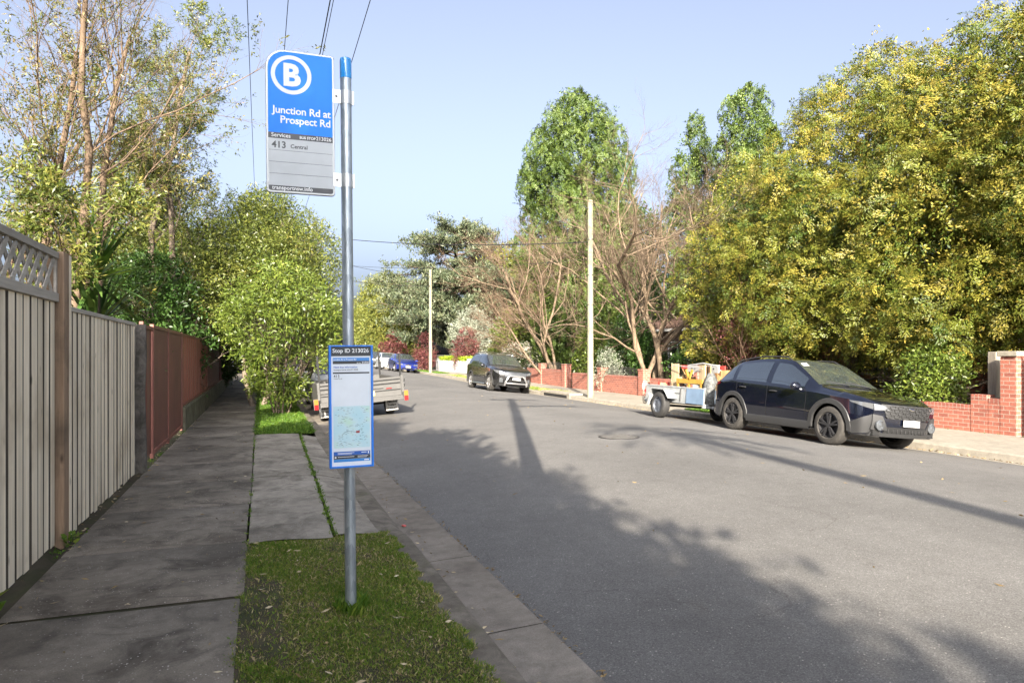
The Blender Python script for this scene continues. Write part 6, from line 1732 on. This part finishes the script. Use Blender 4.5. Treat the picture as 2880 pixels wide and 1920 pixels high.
a = MB(); a.box((-.199, .1585, .642), (.144, .41, .74)); a.build('buttress_coping', M['brick_cap'], pil)
gp = empty('gate_post', (WX + .62, 10.34, zright(10)), 0, 'grey weathered timber post standing behind the brick pillar', 'post')
MB().box((-.09, -.09, 0), (.09, .09, 1.72)).build('post_shaft', M['pole_wood'], gp, bevel=.01)
rg = empty('red_gate', (WX + .12, 8.62, zright(9)), 0, 'dark red painted gate edge just beyond the brick pillar at the frame edge', 'gate')
a = MB()
for i in range(9): a.box((-.02, -.78 + i*.17, .06), (.02, -.63 + i*.17, 1.66))
a.box((.021, -.8, .3), (.05, .74, .4)); a.box((.021, -.8, 1.3), (.05, .74, 1.4))
a.build('gate_boards', simple('dark_red_gate', (.20,.022,.025), .5, var=.15), rg)
tf = empty('timber_fence', (WX, 40, zright(40)), 0, 'pale low vertical board fence beyond the far brick wall, below the white flowers', 'fence')
a = MB(); rr_ = random.Random(3)
for i in range(32): a.box((0, -2.3 + i*.15, -.05), (.025, -2.3 + i*.15 + .14, .78 + rr_.uniform(-.015, .015)))
a.build('boards', M['timber_grey'], tf)
a = MB(); a.box((.026, -2.3, .2), (.07, 2.5, .28)); a.box((.026, -2.3, .6), (.07, 2.5, .68)); a.build('rail', M['timber_grey'], tf)
ww = empty('white_wall', (13.9, 51.5, zright(51)), 0, 'low white picket wall under a clipped lime hedge by the far pale pole', 'wall')
a = MB()
for i in range(44): a.box((0, -4.4 + i*.2, 0), (.03, -4.4 + i*.2 + .15, .86 + .03*math.sin(i*1.7)))
a.box((.031, -4.4, .2), (.06, 4.4, .3)); a.box((.031, -4.4, .65), (.06, 4.4, .75)); a.build('pickets', M['white_paint'], ww)
a = MB(); a.box((-.03, -4.75, 0), (.2, -4.45, 1.05)); a.box((-.03, 4.45, 0), (.2, 4.75, 1.05)); a.build('end_posts', M['white_paint'], ww)
hd = empty('clipped_hedge', (14.55, 51.5, zright(51)), 0, 'clipped lime green hedge top showing over the white picket wall', 'hedge')
g_ = np.random.default_rng(66); n = 3600
P = np.stack([g_.uniform(-.5, .5, n), g_.uniform(-4.2, 4.2, n), .98 + .12*g_.uniform(0, 1, n)], 1); P[::3, 0] = -.5; P[::3, 2] = g_.uniform(.2, 1.1, len(P[::3]))
Q, rn = leaves_at(g_, P, np.tile([-.3, 0, 1.], (n, 1)), 5, .04, .12, .07, 0, None, .8); quad_mesh('foliage', Q, rn, M['hedge'], hd)

def house(name, label, x0, x1, y0, y1, eave, ridge, wallm, roofm, wins=(), door=None, porch=None, face_x=-1, z0=0.0):
    r = empty(name, ((x0+x1)/2, (y0+y1)/2, z0), 0, label, 'house', 'houses beside the street')
    hx, hy = (x1-x0)/2, (y1-y0)/2
    a = MB(); a.box((-hx, -hy, -.2), (hx, hy, eave)); a.build('wall', M[wallm], r)
    a = MB(); o_ = .45; e = eave + .003
    P = [(-hx-o_, -hy-o_, e), (hx+o_, -hy-o_, e), (hx+o_, hy+o_, e), (-hx-o_, hy+o_, e), (0, -hy+hx*.7, ridge), (0, hy-hx*.7, ridge)]
    a.add(P, [(0, 1, 4), (1, 2, 5, 4), (2, 3, 5), (3, 0, 4, 5), (3, 2, 1, 0)]); rf = a.build('roof', M[roofm], r)
    a = MB(); a.box((hx*.3, hy*.2, eave), (hx*.3+.6, hy*.2+.6, ridge + .5)); a.build('chimney', M[wallm], rf)
    a = MB(); xf_ = -hx-o_ if face_x < 0 else hx+o_
    a.box((xf_-.06, -hy-o_, e-.16), (xf_+.06, hy+o_, e-.01)); a.build('gutter', M['white_paint'], r)
    fx = -hx if face_x < 0 else hx
    for (wy, wz, ww_, wh) in wins:
        s_ = face_x
        a = MB()
        for ya, yb, za, zb2 in ((-ww_/2-.06, ww_/2+.06, -.06, 0), (-ww_/2-.06, ww_/2+.06, wh, wh+.06), (-ww_/2-.06, -ww_/2, 0, wh), (ww_/2, ww_/2+.06, 0, wh), (-.025, .025, 0, wh)):
            xa, xb = sorted((fx + s_*.003, fx + s_*.07)); a.box((xa, wy+ya, wz+za), (xb, wy+yb, wz+zb2))
        w_ = a.build('window', M['white_paint'], r)
        a = MB(); xa, xb = sorted((fx + s_*.004, fx + s_*.03)); a.box((xa, wy-ww_/2, wz), (xb, wy-.026, wz+wh)); a.box((xa, wy+.026, wz), (xb, wy+ww_/2, wz+wh)); a.build('pane', M['glass'], w_)
    if door is not None:
        a = MB(); xa, xb = sorted((fx + face_x*.003, fx + face_x*.06)); a.box((xa, door-.45, 0), (xb, door+.45, 2.1)); a.build('door', M['white_paint'], r)
    if porch:
        ya, yb = porch; xo = fx + face_x*2.0
        for k_ in range(3):
            yy = ya + (yb-ya)*k_/2
            a = MB(); a.lathe([(.14, 0), (.14, .12), (.10, .16), (.09, 2.25), (.13, 2.3), (.13, 2.42)], 14, Matrix.Translation((xo, yy, .2))); a.build('porch_post', M['white_paint'], r, True, 40)
        a = MB(); xa, xb = sorted((xo - face_x*-.25, fx + face_x*.004)); a.box((xa, ya-.3, 2.62), (xb, yb+.3, 2.86)); a.build('porch_beam', M['cream'], r)
        a = MB(); a.box((xa, ya-.3, -.1), (xb, yb+.3, .2)); a.build('porch_floor', M['stone_cap'], r)
    return r
house('brick_house', 'red brick house with white porch posts glimpsed beneath the golden conifers', 21.5, 31, 8, 22, 3.0, 6.2, 'brick', 'roof_dark', [(-4, .9, 1.8, 1.4), (4.5, .9, 1.6, 1.4)], -.5, (-2.8, 2.2))
house('brick_house', 'brown brick house behind the many trunked bare tree', 22.5, 32, 25, 37, 3.1, 6.0, 'brick_brown', 'roof_dark', [(-3.5, .9, 1.8, 1.4), (2.5, .9, 1.8, 1.4)], 0)
house('brick_house', 'dark brick house hidden behind the cedar and silver bush', 22, 32, 46, 58, 3.1, 6.0, 'brick', 'roof_dark', [(-3, .9, 1.8, 1.4), (3, .9, 1.8, 1.4)], 0, z0=.2)
house('tiled_house', 'house with red tiled roof behind the left fences and trees', -15, -6.2, 17.5, 29, 3.0, 5.4, 'cream', 'tile', [(-3, .9, 1.6, 1.3), (2.5, .9, 1.6, 1.3)], 0, face_x=1)
house('cream_house', 'pale house at the far end of the left footpath', -14, -4, 74, 86, 3.2, 6.2, 'cream', 'tile', [(-3, .9, 1.6, 1.3), (2.5, .9, 1.6, 1.3)], 0, face_x=1, z0=.4)

# manhole and drain
mh = empty('manhole_cover', (6.12, 11.0, zroad(6.12, 11.0) + .003), 0, 'round ribbed iron manhole cover set in the road', 'manhole cover')
a = MB(); a.lathe([(.37, -.02), (.37, .004), (.335, .006), (.333, .002), (0, .002)], 40); a.build('rim', M['iron'], mh, True, 30)
a = MB()
for i in range(15):
    x = -.30 + i*.043; h = math.sqrt(max(0, .325**2 - x*x)); a.box((x - .012, -h, .0025), (x + .012, h, .008))
a.build('ribs', simple('worn_iron', (.19,.18,.165), .6, metal=.4, var=.25), mh)
dr = empty('kerb_drain', (KR + .1, 26.6, zright(26.6)), 0, 'concrete kerb lintel over a dark stormwater inlet by the nearer pale pole', 'drain')
a = MB(); a.box((-.14, -1.5, -.02), (.5, 1.5, .075)); a.box((-.14, -1.5, -.2), (.5, -1.22, -.021)); a.box((-.14, 1.22, -.2), (.5, 1.5, -.021)); a.build('lintel', M['kerb_right'], dr, bevel=.02)
a = MB(); a.box((-.125, -1.219, -.19), (.3, 1.219, -.022)); a.build('inlet_mouth', M['well'], dr)
lt = empty('drink_can', (1.36, 6.9, zroad(GL, 7) - .0), 0, 'tiny crushed red and white wrapper in the left gutter', 'litter')
a = MB(); a.lathe([(0, 0), (.02, .002), (.022, .05), (.012, .07), (0, .07)], 7, Matrix.Rotation(R(82), 4, 'X') @ Matrix.Diagonal((1, .5, 1, 1))); a.build('wrapper', simple('litter_red', (.45,.08,.07), .5), lt)
